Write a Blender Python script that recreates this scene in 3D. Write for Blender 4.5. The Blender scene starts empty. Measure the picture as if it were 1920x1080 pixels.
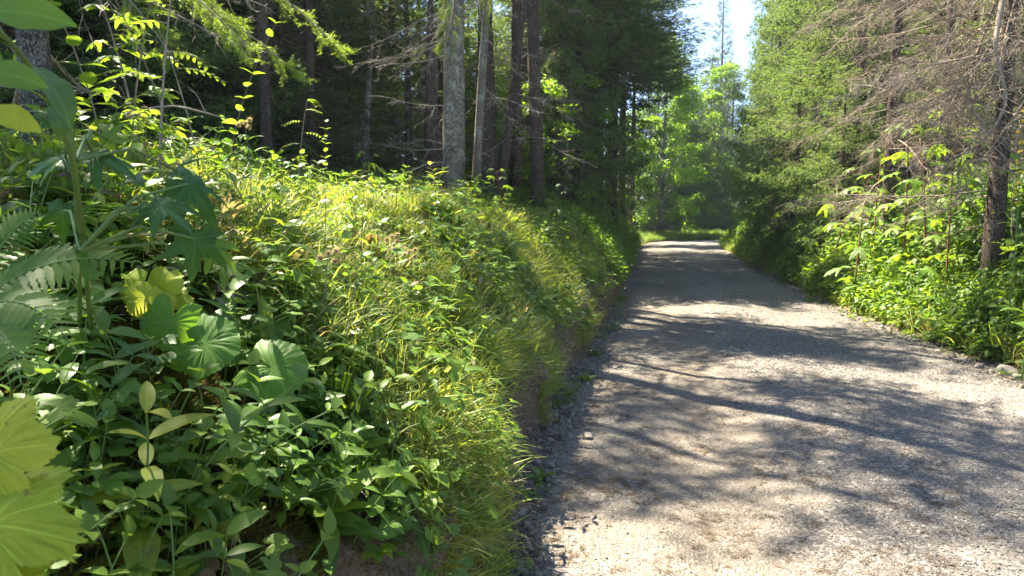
import bpy, math, random
import numpy as np
from mathutils import Vector, Matrix

R_ = math.radians
scn = bpy.context.scene
COL = scn.collection
rng = np.random.default_rng(7)
random.seed(7)

# ------------------------------------------------------------------ camera, sky, sun, exposure
F = 1321.0; PITCH = R_(6.05); YAW = R_(12.4); CAMH = 1.55
cam = bpy.data.cameras.new("camera"); cam_o = bpy.data.objects.new("camera", cam); COL.objects.link(cam_o)
cam.sensor_width = 36; cam.lens = 36 * F / 1920; cam.clip_start = 0.05; cam.clip_end = 1500
cam_o.location = (0, 0, CAMH); cam_o.rotation_euler = (R_(90) - PITCH, 0, YAW)
cam.dof.use_dof = True; cam.dof.focus_distance = 4.5; cam.dof.aperture_fstop = 10
scn.camera = cam_o

SUN_AZ = R_(-55)      # from +Y, negative = to the left
SUN_EL = R_(58)
SUND = Vector((math.sin(SUN_AZ) * math.cos(SUN_EL), math.cos(SUN_AZ) * math.cos(SUN_EL), math.sin(SUN_EL)))
w = bpy.data.worlds.new("World"); scn.world = w; w.use_nodes = True
nt = w.node_tree; bg = nt.nodes["Background"]
sky = nt.nodes.new("ShaderNodeTexSky"); sky.sky_type = 'NISHITA'; sky.sun_disc = False
sky.sun_elevation = SUN_EL; sky.sun_rotation = SUN_AZ; sky.altitude = 2400; sky.air_density = 0.7; sky.dust_density = 0.0; sky.ozone_density = 3.5
nt.links.new(sky.outputs[0], bg.inputs[0]); bg.inputs[1].default_value = 0.11
sl = bpy.data.lights.new("sun", 'SUN'); sl.energy = 4.8; sl.angle = R_(0.55); sl.color = (1.0, 0.955, 0.87)
so = bpy.data.objects.new("sun", sl); COL.objects.link(so); so.location = (0, 0, 30)
so.rotation_euler = SUND.to_track_quat('Z', 'Y').to_euler()
scn.view_settings.view_transform = 'Standard'; scn.view_settings.look = 'None'
scn.view_settings.gamma = 1; scn.view_settings.use_curve_mapping = False
scn.view_settings.exposure = 2.5
scn.view_settings.use_white_balance = True; scn.view_settings.white_balance_temperature = 7300; scn.view_settings.white_balance_tint = 12
scn.cycles.max_bounces = 10; scn.cycles.diffuse_bounces = 6; scn.cycles.transmission_bounces = 6; scn.cycles.glossy_bounces = 3
scn.cycles.transparent_max_bounces = 8

# ------------------------------------------------------------------ small maths
CAM_R = Vector((math.cos(YAW), math.sin(YAW), 0))
CAM_F = Vector((-math.sin(YAW) * math.cos(PITCH), math.cos(YAW) * math.cos(PITCH), -math.sin(PITCH)))
CAM_U = CAM_R.cross(CAM_F)
CAM_P = Vector((0, 0, CAMH))

def ray(px, py):
    return (CAM_R * ((px - 960) / F) + CAM_U * (-(py - 540) / F) + CAM_F).normalized()

def at(px, py, d):
    return CAM_P + ray(px, py) * d

def px_of(p):
    v = Vector(p) - CAM_P
    f = max(v.dot(CAM_F), 1e-3)
    return 960 + F * v.dot(CAM_R) / f, 540 - F * v.dot(CAM_U) / f

def smooth(x, a, b):
    t = np.clip((x - a) / (b - a), 0, 1); return t * t * (3 - 2 * t)

def wob(x, y, sc=1.0, seed=0.0):
    "smooth pseudo noise, about -1..1"
    x = np.asarray(x) / sc; y = np.asarray(y) / sc
    return (np.sin(1.7 * x + 2.3 * y + seed) + np.sin(-2.9 * x + 1.3 * y + 2.1 * seed + 1) + np.sin(4.1 * x + 3.7 * y + 3 * seed + 2) * .6
            + np.sin(7.3 * x - 5.9 * y + seed + 4) * .35 + np.sin(11 * x + 13 * y + seed * 5) * .2) / 2.4

# ------------------------------------------------------------------ terrain
LY = [-30, 0, 2.8, 3.4, 4.35, 5.9, 7.2, 9.3, 12.9, 17.3, 26, 35, 38, 40, 42, 44, 48, 130]
LX = [-.6, -.72, -.74, -.83, -.87, -.91, -.86, -.84, -.86, -.92, -1.15, -1.34, -1.1, -.2, 1.6, 4.5, 12, 140]
RY = [-30, 0, 7.5, 8.5, 11, 12.5, 16.7, 21.6, 26, 35.7, 38, 40, 42, 44, 48, 130]
RX = [4.4, 3.9, 3.4, 3.2, 2.98, 2.8, 2.7, 2.6, 2.5, 2.6, 3.3, 4.8, 7.6, 11.5, 20, 148]
def xl(y): return np.interp(y, LY, LX) + 0.05 * wob(0, y, .5, 3) * (np.asarray(y) < 30)
def xr(y): return np.interp(y, RY, RX) + 0.06 * wob(1, y, .6, 8) * (np.asarray(y) < 30)
PLs = [0, .01, .03, .055, .18, .56, .98, 1.65, 3.2, 5, 10, 40, 120]
PLz = [0, .03, .09, .33, .62, 1.08, 1.39, 1.56, 1.72, 1.95, 3.0, 14, 30]
PRs = [0, .15, .35, .6, 1.0, 1.6, 2.4, 4, 10, 40, 120]
PRz = [0, .03, .14, .44, .85, 1.22, 1.48, 1.70, 2.5, 11, 26]
def zL(s, y):
    s = np.asarray(s, float); y = np.asarray(y, float)
    f = 1 - .9 * smooth(y, 27, 38) * (1 - smooth(s, 14, 30) * (1 - smooth(y, 34, 46)))
    n = smooth(s, .25, .9) * (.13 * wob(s, y, 1.1, 1) + .05 * wob(s, y, .3, 5)) + smooth(s, 3, 8) * .25 * wob(s, y, 4, 2)
    cut = smooth(s, .03, .055) * (1 - smooth(s, .2, 1.0)) * .09 * wob(0, y, .45, 6)
    n2 = .012 * wob(s, y, .09, 2) * smooth(s, 0, .1)
    return np.interp(s, PLs, PLz) * f + n * f + cut * f + n2
def zR(s, y):
    s = np.asarray(s, float); y = np.asarray(y, float)
    f = 1 - .75 * smooth(y, 34, 46) * (1 - smooth(s, 8, 30) * (1 - smooth(y, 40, 52)))
    n = smooth(s, .15, .9) * (.12 * wob(s, y, 1.2, 11) + .04 * wob(s, y, .35, 15)) + smooth(s, 3, 8) * .25 * wob(s, y, 4, 12)
    return np.interp(s, PRs, PRz) * f + n * f
def zroad(x, y):
    x = np.asarray(x, float); y = np.asarray(y, float)
    a = xl(y); b = xr(y); u = (x - a) / (b - a)
    e = smooth(u, 0, .12) * (1 - smooth(u, .88, 1))
    return e * (.03 * np.sin(np.clip(u, 0, 1) * math.pi) - .038 * np.exp(-((u - .27) / .08) ** 2) - .034 * np.exp(-((u - .72) / .08) ** 2) + .012 * wob(x, y, .7, 4) + .004 * wob(x, y, .12, 9))
def H(x, y):
    x = np.asarray(x, float); y = np.asarray(y, float)
    a = xl(y); b = xr(y)
    return np.where(x < a, zL(a - x, y), np.where(x > b, zR(x - b, y), zroad(x, y)))
def Hf(x, y): return float(H(x, y))
def hit(px, py, dmax=60):
    "where the view ray meets the terrain"
    d = ray(px, py); ts = np.concatenate([np.arange(.5, 12, .02), np.arange(12, dmax, .1)])
    X = d.x * ts; Y = d.y * ts; Z = CAMH + d.z * ts
    k = np.nonzero(Z < H(X, Y))[0]
    t = ts[k[0]] if len(k) else dmax
    return CAM_P + d * t, float(t)
def nrm(x, y, e=.12):
    gx = (H(x + e, y) - H(x - e, y)) / (2 * e); gy = (H(x, y + e) - H(x, y - e)) / (2 * e)
    n = np.stack([-gx, -gy, np.ones_like(gx)], -1); return n / np.linalg.norm(n, axis=-1, keepdims=True)

# ------------------------------------------------------------------ materials
def new_mat(name):
    m = bpy.data.materials.new(name); m.use_nodes = True
    t = m.node_tree; t.nodes.clear(); return m, t
class NB:
    def __init__(s, t): s.t = t
    def n(s, typ, **k):
        nd = s.t.nodes.new(typ)
        for a, v in k.items(): setattr(nd, a, v)
        return nd
    def l(s, a, b): s.t.links.new(a, b)
    def math(s, op, a, b=None, c=None, clamp=False):
        nd = s.n("ShaderNodeMath", operation=op, use_clamp=clamp)
        for i, v in enumerate((a, b, c)):
            if v is None: continue
            if isinstance(v, (int, float)): nd.inputs[i].default_value = v
            else: s.l(v, nd.inputs[i])
        return nd.outputs[0]
    def mix(s, f, a, b, blend='MIX'):
        nd = s.n("ShaderNodeMix", data_type='RGBA', blend_type=blend)
        for i, v in ((0, f), (6, a), (7, b)):
            if isinstance(v, (int, float)): nd.inputs[i].default_value = v
            elif isinstance(v, tuple): nd.inputs[i].default_value = (*v[:3], 1)
            else: s.l(v, nd.inputs[i])
        return nd.outputs[2]
    def noise(s, vec, scale, detail=4, rough=.6, dim='3D'):
        nd = s.n("ShaderNodeTexNoise"); nd.inputs["Scale"].default_value = scale; nd.inputs["Detail"].default_value = detail
        nd.inputs["Roughness"].default_value = rough
        if vec is not None: s.l(vec, nd.inputs["Vector"])
        return nd
    def vor(s, vec, scale, feature='F1'):
        nd = s.n("ShaderNodeTexVoronoi", feature=feature); nd.inputs["Scale"].default_value = scale
        if vec is not None: s.l(vec, nd.inputs["Vector"])
        return nd
    def ramp(s, f, stops):
        nd = s.n("ShaderNodeValToRGB"); e = nd.color_ramp.elements
        while len(e) < len(stops): e.new(.5)
        for i, (p, c) in enumerate(stops): e[i].position = p; e[i].color = (*c, 1) if len(c) == 3 else c
        s.l(f, nd.inputs[0]); return nd.outputs[0]

def leaf_mat(name, base, base2, trans=.35, tcol=None, rough=.5, veins=None, spec=.35, blotch=None):
    "thin leaf: principled front plus translucency; colour varies per face (rnd attribute) and per object"
    m, t = new_mat(name); b = NB(t)
    out = b.n("ShaderNodeOutputMaterial"); pr = b.n("ShaderNodeBsdfPrincipled"); tr = b.n("ShaderNodeBsdfTranslucent"); mx = b.n("ShaderNodeMixShader")
    at_ = b.n("ShaderNodeAttribute", attribute_name="rnd"); oi = b.n("ShaderNodeObjectInfo")
    r = b.math('FRACT', b.math('ADD', at_.outputs["Fac"], oi.outputs["Random"]))
    col = b.mix(r, base, base2)
    tc = b.n("ShaderNodeTexCoord")
    big = b.noise(tc.outputs["Object"], 14, 3)
    col = b.mix(b.math('MULTIPLY', big.outputs[0], .35), col, tuple(c * .6 for c in base))
    if blotch:
        bl = b.noise(tc.outputs["Object"], 22, 4)
        col = b.mix(b.math('MULTIPLY', b.math('GREATER_THAN', bl.outputs[0], .64), .8), col, blotch)
    bump = None
    if veins:
        uv = b.n("ShaderNodeUVMap"); sp = b.n("ShaderNodeSeparateXYZ"); b.l(uv.outputs[0], sp.inputs[0])
        u = b.math('SUBTRACT', sp.outputs[0], .5); v = sp.outputs[1]
        au = b.math('ABSOLUTE', u)
        if veins == 'pinnate':
            f = b.math('FRACT', b.math('MULTIPLY', b.math('SUBTRACT', v, b.math('MULTIPLY', au, .55)), 9))
            side = b.math('LESS_THAN', b.math('ABSOLUTE', b.math('SUBTRACT', f, .5)), .07)
            mid = b.math('LESS_THAN', au, .03)
            vn = b.math('MAXIMUM', b.math('MULTIPLY', side, .5), mid)
        else:
            vv = b.math('SUBTRACT', v, .5)
            rad = b.math('SQRT', b.math('ADD', b.math('MULTIPLY', u, u), b.math('MULTIPLY', vv, vv)))
            ang = b.math('DIVIDE', b.math('ARCTAN2', u, vv), .62)
            f = b.math('SUBTRACT', b.math('FRACT', b.math('ADD', ang, .5)), .5)
            prim = b.math('LESS_THAN', b.math('MULTIPLY', b.math('ABSOLUTE', f), rad), .0075)
            g = b.math('FRACT', b.math('MULTIPLY', b.math('SUBTRACT', rad, b.math('MULTIPLY', b.math('ABSOLUTE', f), .22)), 13))
            sec = b.math('MULTIPLY', b.math('LESS_THAN', b.math('ABSOLUTE', b.math('SUBTRACT', g, .5)), .06), .4)
            vn = b.math('MAXIMUM', prim, sec)
        col = b.mix(b.math('MULTIPLY', vn, .5), col, tuple(min(1, c * 1.9 + .04) for c in base))
        bump = b.n("ShaderNodeBump"); bump.inputs["Strength"].default_value = .5; bump.inputs["Distance"].default_value = .004
        hh = b.math('SUBTRACT', b.math('MULTIPLY', big.outputs[0], .8), vn)
        b.l(hh, bump.inputs["Height"]); b.l(bump.outputs[0], pr.inputs["Normal"])
    b.l(col, pr.inputs["Base Color"]); pr.inputs["Roughness"].default_value = rough; pr.inputs["Specular IOR Level"].default_value = spec
    tcol = tcol or tuple(min(1, a * c) for a, c in zip(base2, (2.3, 2.1, .9)))
    b.l(b.mix(.75, col, tcol), tr.inputs[0])
    mx.inputs[0].default_value = trans
    b.l(pr.outputs[0], mx.inputs[1]); b.l(tr.outputs[0], mx.inputs[2]); b.l(mx.outputs[0], out.inputs[0])
    return m

def plain_mat(name, c1, c2, scale=20, rough=.85, bump=.3, dist=.01, stretch=None, extra=None, rnd=False):
    m, t = new_mat(name); b = NB(t)
    out = b.n("ShaderNodeOutputMaterial"); pr = b.n("ShaderNodeBsdfPrincipled"); tc = b.n("ShaderNodeTexCoord")
    vec = tc.outputs["Object"]
    if stretch:
        mp = b.n("ShaderNodeMapping"); mp.inputs["Scale"].default_value = stretch; b.l(vec, mp.inputs[0]); vec = mp.outputs[0]
    n1 = b.noise(vec, scale, 6, .65)
    col = b.ramp(n1.outputs[0], [(.3, c1), (.68, c2)])
    if extra:
        n2 = b.noise(vec, scale * .35, 5)
        col = b.mix(b.math('MULTIPLY', b.math('SUBTRACT', n2.outputs[0], extra[1], clamp=True), 6, clamp=True), col, extra[0])
    if rnd:
        oi = b.n("ShaderNodeObjectInfo"); a_ = b.n("ShaderNodeAttribute", attribute_name="rnd")
        r = b.math('FRACT', b.math('ADD', oi.outputs["Random"], a_.outputs["Fac"]))
        col = b.mix(1.0, col, b.ramp(r, [(0, (.55, .55, .57)), (.5, (.95, .92, .86)), (1, (1.25, 1.25, 1.25))]), 'MULTIPLY')
    b.l(col, pr.inputs["Base Color"]); pr.inputs["Roughness"].default_value = rough; pr.inputs["Specular IOR Level"].default_value = .25
    bp = b.n("ShaderNodeBump"); bp.inputs["Strength"].default_value = bump; bp.inputs["Distance"].default_value = dist
    b.l(n1.outputs[0], bp.inputs["Height"]); b.l(bp.outputs[0], pr.inputs["Normal"]); b.l(pr.outputs[0], out.inputs[0])
    return m

def bark_mat(name, dark, light, lichen, lam=.5, vs=(40, 40, 15)):
    m, t = new_mat(name); b = NB(t)
    out = b.n("ShaderNodeOutputMaterial"); pr = b.n("ShaderNodeBsdfPrincipled"); tc = b.n("ShaderNodeTexCoord")
    mp = b.n("ShaderNodeMapping"); mp.inputs["Scale"].default_value = vs; b.l(tc.outputs["Object"], mp.inputs[0])
    ns = b.noise(mp.outputs[0], 1.2, 4); 
    wv = b.n("ShaderNodeVectorMath", operation='ADD'); b.l(mp.outputs[0], wv.inputs[0]); b.l(ns.outputs[1], wv.inputs[1])
    v1 = b.vor(wv.outputs[0], 1.6); v2 = b.vor(wv.outputs[0], 1.6, 'DISTANCE_TO_EDGE')
    crack = b.math('MULTIPLY', v2.outputs[0], 7, clamp=True)
    plate = b.mix(v1.outputs["Distance"], light, dark)
    fine = b.noise(tc.outputs["Object"], 90, 5)
    plate = b.mix(b.math('MULTIPLY', fine.outputs[0], .6), plate, tuple(c * .6 for c in light))
    col = b.mix(crack, tuple(c * .6 for c in dark), plate)
    ln = b.noise(tc.outputs["Object"], 9, 6, .7)
    lf = b.math('MULTIPLY', b.math('SUBTRACT', ln.outputs[0], 1 - lam, clamp=True), 9, clamp=True)
    col = b.mix(b.math('MULTIPLY', lf, .75), col, lichen)
    pt = b.noise(tc.outputs["Object"], 2.3, 4); col = b.mix(1.0, col, b.ramp(pt.outputs[0], [(.3, (.62, .60, .58)), (.7, (1.2, 1.2, 1.15))]), 'MULTIPLY')
    sz_ = b.n('ShaderNodeSeparateXYZ'); b.l(tc.outputs['Object'], sz_.inputs[0]); ms = b.math('SUBTRACT', b.math('MULTIPLY', pt.outputs[0], 1.6), b.math('ADD', b.math('MULTIPLY', sz_.outputs[2], .55), .35), clamp=True); col = b.mix(b.math('MULTIPLY', ms, 2.2, clamp=True), col, (.06, .075, .018))
    b.l(col, pr.inputs["Base Color"]); pr.inputs["Roughness"].default_value = .9; pr.inputs["Specular IOR Level"].default_value = .15
    bp = b.n("ShaderNodeBump"); bp.inputs["Strength"].default_value = .9; bp.inputs["Distance"].default_value = .012
    hh = b.math('ADD', crack, b.math('MULTIPLY', fine.outputs[0], .6)); b.l(hh, bp.inputs["Height"])
    b.l(bp.outputs[0], pr.inputs["Normal"]); b.l(pr.outputs[0], out.inputs[0])
    return m

def road_mat():
    m, t = new_mat("gravel_surface"); b = NB(t)
    out = b.n("ShaderNodeOutputMaterial"); pr = b.n("ShaderNodeBsdfPrincipled"); tc = b.n("ShaderNodeTexCoord"); P = tc.outputs["Object"]
    a1 = b.vor(P, 95); a2 = b.vor(P, 42); a3 = b.vor(P, 210)
    c1 = b.n("ShaderNodeSeparateColor"); b.l(a1.outputs["Color"], c1.inputs[0])
    c2 = b.n("ShaderNodeSeparateColor"); b.l(a2.outputs["Color"], c2.inputs[0])
    c3 = b.n("ShaderNodeSeparateColor"); b.l(a3.outputs["Color"], c3.inputs[0])
    stone = b.ramp(c1.outputs[0], [(0, (.09, .087, .082)), (.35, (.20, .192, .178)), (.75, (.29, .28, .26)), (1, (.50, .488, .465))])
    st2 = b.ramp(c2.outputs[1], [(0, (.14, .132, .12)), (.6, (.26, .25, .23)), (1, (.52, .51, .485))])
    stone = b.mix(b.math('GREATER_THAN', c2.outputs[0], .72), stone, st2)
    fine = b.ramp(c3.outputs[0], [(0, (.15, .132, .105)), (.6, (.26, .23, .185)), (1, (.38, .345, .285))])
    n1 = b.noise(P, 1.1, 5, .6); n2 = b.noise(P, 26, 4)
    geo = b.n('ShaderNodeAttribute', attribute_name='s'); ru = geo.outputs['Fac']
    sp = b.n("ShaderNodeSeparateXYZ"); b.l(P, sp.inputs[0])
    side = b.math('MULTIPLY', b.math('SUBTRACT', .9, sp.outputs[0]), .30)
    sf = b.math('ADD', side, b.math('MULTIPLY', b.math('SUBTRACT', n1.outputs[0], .5), 2.2))
    for c_ in (.27, .72):
        d_ = b.math('DIVIDE', b.math('SUBTRACT', ru, c_), .10)
        sf = b.math('ADD', sf, b.math('MULTIPLY', b.math('POWER', 2.718, b.math('MULTIPLY', b.math('MULTIPLY', d_, d_), -1.0)), .45))
    sf = b.math('ADD', sf, b.math('SUBTRACT', n2.outputs[0], .5), clamp=True)
    col = b.mix(sf, stone, fine)
    tone = b.noise(P, .55, 3)
    col = b.mix(1.0, col, b.ramp(tone.outputs[0], [(.3, (.52, .495, .455)), (.5, (.76, .715, .65)), (.7, (.88, .825, .735))]), 'MULTIPLY')
    b.l(col, pr.inputs["Base Color"]); pr.inputs["Roughness"].default_value = .8; pr.inputs["Specular IOR Level"].default_value = .3
    h = b.math('ADD', b.math('MULTIPLY', a1.outputs["Distance"], -.8), b.math('MULTIPLY', a2.outputs["Distance"], -.9))
    h = b.math('ADD', h, b.math('MULTIPLY', a3.outputs["Distance"], -.4)); h = b.math('ADD', h, b.math('MULTIPLY', n2.outputs[0], .8))
    bp = b.n("ShaderNodeBump"); bp.inputs["Strength"].default_value = .85; bp.inputs["Distance"].default_value = .012
    b.l(h, bp.inputs["Height"]); b.l(bp.outputs[0], pr.inputs["Normal"]); b.l(pr.outputs[0], out.inputs[0])
    return m

def soil_mat():
    "bank soil: stony clay at the foot cut, moss and litter above"
    m, t = new_mat("bank_soil"); b = NB(t)
    out = b.n("ShaderNodeOutputMaterial"); pr = b.n("ShaderNodeBsdfPrincipled"); tc = b.n("ShaderNodeTexCoord"); P = tc.outputs["Object"]
    n1 = b.noise(P, 7, 7, .7); n2 = b.noise(P, 45, 5, .7); a = b.vor(P, 75)
    clay = b.ramp(n2.outputs[0], [(.3, (.13, .085, .05)), (.7, (.33, .25, .165))])
    sc = b.n("ShaderNodeSeparateColor"); b.l(a.outputs["Color"], sc.inputs[0])
    clay = b.mix(b.math('MULTIPLY', b.math('GREATER_THAN', sc.outputs[0], .8), .45), clay, b.ramp(sc.outputs[1], [(0, (.17, .145, .11)), (1, (.36, .32, .26))]))
    moss = b.ramp(n1.outputs[0], [(.3, (.022, .018, .010)), (.5, (.045, .045, .014)), (.62, (.075, .085, .018)), (.75, (.07, .05, .03))])
    at_ = b.n("ShaderNodeAttribute", attribute_name="s")
    f = b.math('ADD', b.math('MULTIPLY', b.math('SUBTRACT', at_.outputs["Fac"], .12), 8), b.math('MULTIPLY', b.math('SUBTRACT', n1.outputs[0], .5), 3), clamp=True)
    b.l(b.mix(f, clay, moss), pr.inputs["Base Color"]); pr.inputs["Roughness"].default_value = .95; pr.inputs["Specular IOR Level"].default_value = .1
    bp = b.n("ShaderNodeBump"); bp.inputs["Strength"].default_value = 1; bp.inputs["Distance"].default_value = .03
    h = b.math('ADD', n2.outputs[0], b.math('MULTIPLY', a.outputs["Distance"], -.6)); b.l(h, bp.inputs["Height"])
    b.l(bp.outputs[0], pr.inputs["Normal"]); b.l(pr.outputs[0], out.inputs[0])
    return m

M = {
 'road': road_mat(), 'soil': soil_mat(),
 'rock': plain_mat("limestone", (.175, .162, .14), (.42, .39, .345), 14, .85, .6, .02, rnd=True),
 'rubble': plain_mat('rubble_stone', (.13, .108, .08), (.36, .315, .25), 14, .9, .6, .02, rnd=True),
 'spruce': leaf_mat("spruce_needles", (.032, .072, .022), (.075, .135, .038), .28, rough=.6, spec=.3),
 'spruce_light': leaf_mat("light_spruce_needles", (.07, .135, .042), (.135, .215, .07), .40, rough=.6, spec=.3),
 'beech': leaf_mat("broad_leaves", (.07, .16, .022), (.15, .27, .035), .5, rough=.5),
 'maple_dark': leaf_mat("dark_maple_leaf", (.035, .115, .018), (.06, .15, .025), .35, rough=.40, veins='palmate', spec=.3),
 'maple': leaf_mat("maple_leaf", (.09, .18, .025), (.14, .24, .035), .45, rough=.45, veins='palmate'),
 'yellow': leaf_mat("yellowing_leaf", (.34, .44, .03), (.48, .50, .04), .40, tcol=(.70, .76, .08), rough=.5, veins='palmate', blotch=(.20, .13, .04)),
 'colts': leaf_mat("coltsfoot_leaf", (.10, .24, .028), (.13, .27, .035), .42, rough=.5, veins='palmate'),
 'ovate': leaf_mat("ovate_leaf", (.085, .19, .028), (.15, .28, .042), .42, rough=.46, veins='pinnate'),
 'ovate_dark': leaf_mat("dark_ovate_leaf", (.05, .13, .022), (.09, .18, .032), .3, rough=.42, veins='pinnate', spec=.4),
 'fern': leaf_mat("fern_leaf", (.06, .16, .022), (.12, .24, .03), .4, rough=.5),
 'grass': leaf_mat("grass_blade", (.12, .20, .035), (.28, .35, .08), .45, rough=.5),
 'straw': leaf_mat("dry_grass", (.28, .22, .11), (.42, .36, .20), .3, rough=.7),
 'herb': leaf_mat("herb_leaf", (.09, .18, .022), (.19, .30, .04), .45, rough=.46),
 'herb_dark': leaf_mat("dark_herb_leaf", (.065, .15, .022), (.12, .22, .032), .42, rough=.42, spec=.35),  # darker herb green, mixed among the lighter herbs
 'yellowgreen': leaf_mat('yellowgreen_leaf', (.20, .27, .03), (.30, .34, .05), .45, rough=.5, veins='pinnate', blotch=(.2, .14, .05)),
 'lime': leaf_mat("lime_leaf", (.11, .23, .025), (.19, .31, .035), .42, rough=.5),
 'brownleaf': leaf_mat("dead_leaf", (.16, .09, .05), (.32, .22, .14), .15, rough=.75),
 'greyleaf': leaf_mat("grey_dead_leaf", (.17, .15, .12), (.36, .33, .28), .08, rough=.8),
 'moss': leaf_mat("moss", (.05, .055, .012), (.13, .13, .02), .15, rough=.9, spec=.1),
 'flower': leaf_mat("yellow_flower", (.75, .50, .05), (.85, .62, .10), .3, rough=.6),
 'seed': leaf_mat("seed_fluff", (.30, .21, .17), (.50, .40, .33), .3, rough=.9),
 'stem': plain_mat("green_stem", (.09, .17, .04), (.15, .24, .07), 30, .6, .1),
 'redstem': plain_mat("red_stem", (.16, .06, .04), (.24, .11, .07), 30, .6, .1),
 'twig': plain_mat("dead_twig", (.17, .14, .11), (.40, .34, .27), 25, .9, .4, .004),
 'twig_dark': plain_mat("brown_twig", (.155, .125, .092), (.36, .295, .215), 25, .9, .4, .004),
 'root': plain_mat("root_bark", (.12, .06, .03), (.34, .20, .11), 30, .85, .6, .006, stretch=(1, 1, .3)),
 'bark_pale': bark_mat("pale_spruce_bark", (.26, .22, .165), (.42, .37, .285), (.50, .50, .43), .5),  # pale bark, lightened further in colour so the main trunk looks sunlit
 'bark': bark_mat("spruce_bark", (.085, .062, .046), (.235, .18, .138), (.26, .25, .20), .43),
 'bark_grey': bark_mat("grey_bark", (.15, .135, .125), (.36, .33, .30), (.42, .42, .39), .5, (60, 60, 26)),
}

# ------------------------------------------------------------------ mesh assembly
class G:
    def __init__(s): s.V = []; s.L = []; s.T = []; s.uv = []; s.r = []; s.m = []; s.sm = []; s.n = 0
    def add(s, V, Fc, uv=None, rnd=None, mat=0, smooth=True):
        V = np.asarray(V, np.float32).reshape(-1, 3); Fc = np.asarray(Fc, np.int32)
        if len(Fc) == 0: return s
        s.V.append(V); s.L.append((Fc + s.n).ravel()); s.T.append(np.full(len(Fc), Fc.shape[1], np.int32))
        s.uv.append(np.zeros((len(V), 2), np.float32) if uv is None else np.asarray(uv, np.float32))
        if rnd is None: rnd = random.random()
        s.r.append(np.full(len(Fc), rnd, np.float32) if np.isscalar(rnd) else np.asarray(rnd, np.float32))
        s.m.append(np.full(len(Fc), mat, np.int32)); s.sm.append(np.full(len(Fc), smooth)); s.n += len(V); return s
    def mesh(s, name, mats):
        me = bpy.data.meshes.new(name)
        V = np.concatenate(s.V); L = np.concatenate(s.L); T = np.concatenate(s.T); uv = np.concatenate(s.uv)
        me.vertices.add(len(V)); me.vertices.foreach_set("co", V.ravel())
        me.loops.add(len(L)); me.loops.foreach_set("vertex_index", L)
        me.polygons.add(len(T)); me.polygons.foreach_set("loop_start", np.concatenate([[0], np.cumsum(T)[:-1]]).astype(np.int32))
        me.polygons.foreach_set("material_index", np.concatenate(s.m)); me.polygons.foreach_set("use_smooth", np.concatenate(s.sm))
        u = me.uv_layers.new(name="UVMap"); u.data.foreach_set("uv", uv[L].ravel())
        a = me.attributes.new("rnd", 'FLOAT', 'FACE'); a.data.foreach_set("value", np.concatenate(s.r))
        for mm in (mats if isinstance(mats, (list, tuple)) else [mats]): me.materials.append(mm)
        me.update(calc_edges=True); return me

def xf(V, Mx):
    A = np.array(Mx); return V @ A[:3, :3].T + A[:3, 3]

def tube(path, rad, sides=6, cap=True):
    P = np.asarray(path, float); n = len(P); rad = np.broadcast_to(np.asarray(rad, float), (n,))
    T = np.gradient(P, axis=0); T /= np.linalg.norm(T, axis=1, keepdims=True) + 1e-9
    up = np.where(np.abs(T[:, 2:3]) > .9, np.array([[1., 0, 0]]), np.array([[0, 0, 1.]]))
    if abs(T[0, 2]) > .6: up = np.tile([[1., 0, 0]], (n, 1))
    elif np.all(np.abs(T[:, 2]) < .97): up = np.tile([[0, 0, 1.]], (n, 1))
    A = np.cross(T, up); A /= np.linalg.norm(A, axis=1, keepdims=True) + 1e-9; B = np.cross(T, A)
    a = np.arange(sides) * 2 * math.pi / sides
    V = P[:, None] + rad[:, None, None] * (A[:, None] * np.cos(a)[None, :, None] + B[:, None] * np.sin(a)[None, :, None])
    i = np.arange(n - 1)[:, None] * sides; j = np.arange(sides)[None]; k = (j + 1) % sides
    Fc = np.stack([i + j, i + k, i + sides + k, i + sides + j], -1).reshape(-1, 4)
    return V.reshape(-1, 3), Fc

# ------------------------------------------------------------------ leaf shapes: (V, F, uv); base at origin, tip along +Y, face up +Z
def long_leaf(L, W, n=7, fold=.25, droop=.5, peak=.38, serr=0.0, petiole=0.0, wave=0.0):
    t = np.linspace(0, 1, n + 1)
    a = np.log(.5) / np.log(peak); tt = t ** a
    w = W / 2 * np.sin(math.pi * np.clip(tt, 0, 1)) ** .85; w[0] = w[-1] = W * .02
    if serr: w[1:-1:2] *= (1 - serr)
    ang = -droop * t ** 1.3
    y = np.concatenate([[0], np.cumsum(np.cos(ang[1:]))]) * L / n; z = np.concatenate([[0], np.cumsum(np.sin(ang[1:]))]) * L / n
    ctr = np.stack([np.zeros(n + 1), y + petiole, z], 1)
    wz = wave * W * np.sin(t * 19)
    l = ctr + np.stack([-w, np.zeros(n + 1), fold * w + wz], 1); r = ctr + np.stack([w, np.zeros(n + 1), fold * w - wz], 1)
    V = np.concatenate([l, ctr, r]); N = n + 1; i = np.arange(n)
    Fc = np.concatenate([np.stack([i, i + N, i + N + 1, i + 1], 1), np.stack([i + N, i + 2 * N, i + 2 * N + 1, i + N + 1], 1)])
    uv = np.concatenate([np.stack([.5 - w / W, t], 1), np.stack([t * 0 + .5, t], 1), np.stack([.5 + w / W, t], 1)])
    return V, Fc, uv

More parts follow.
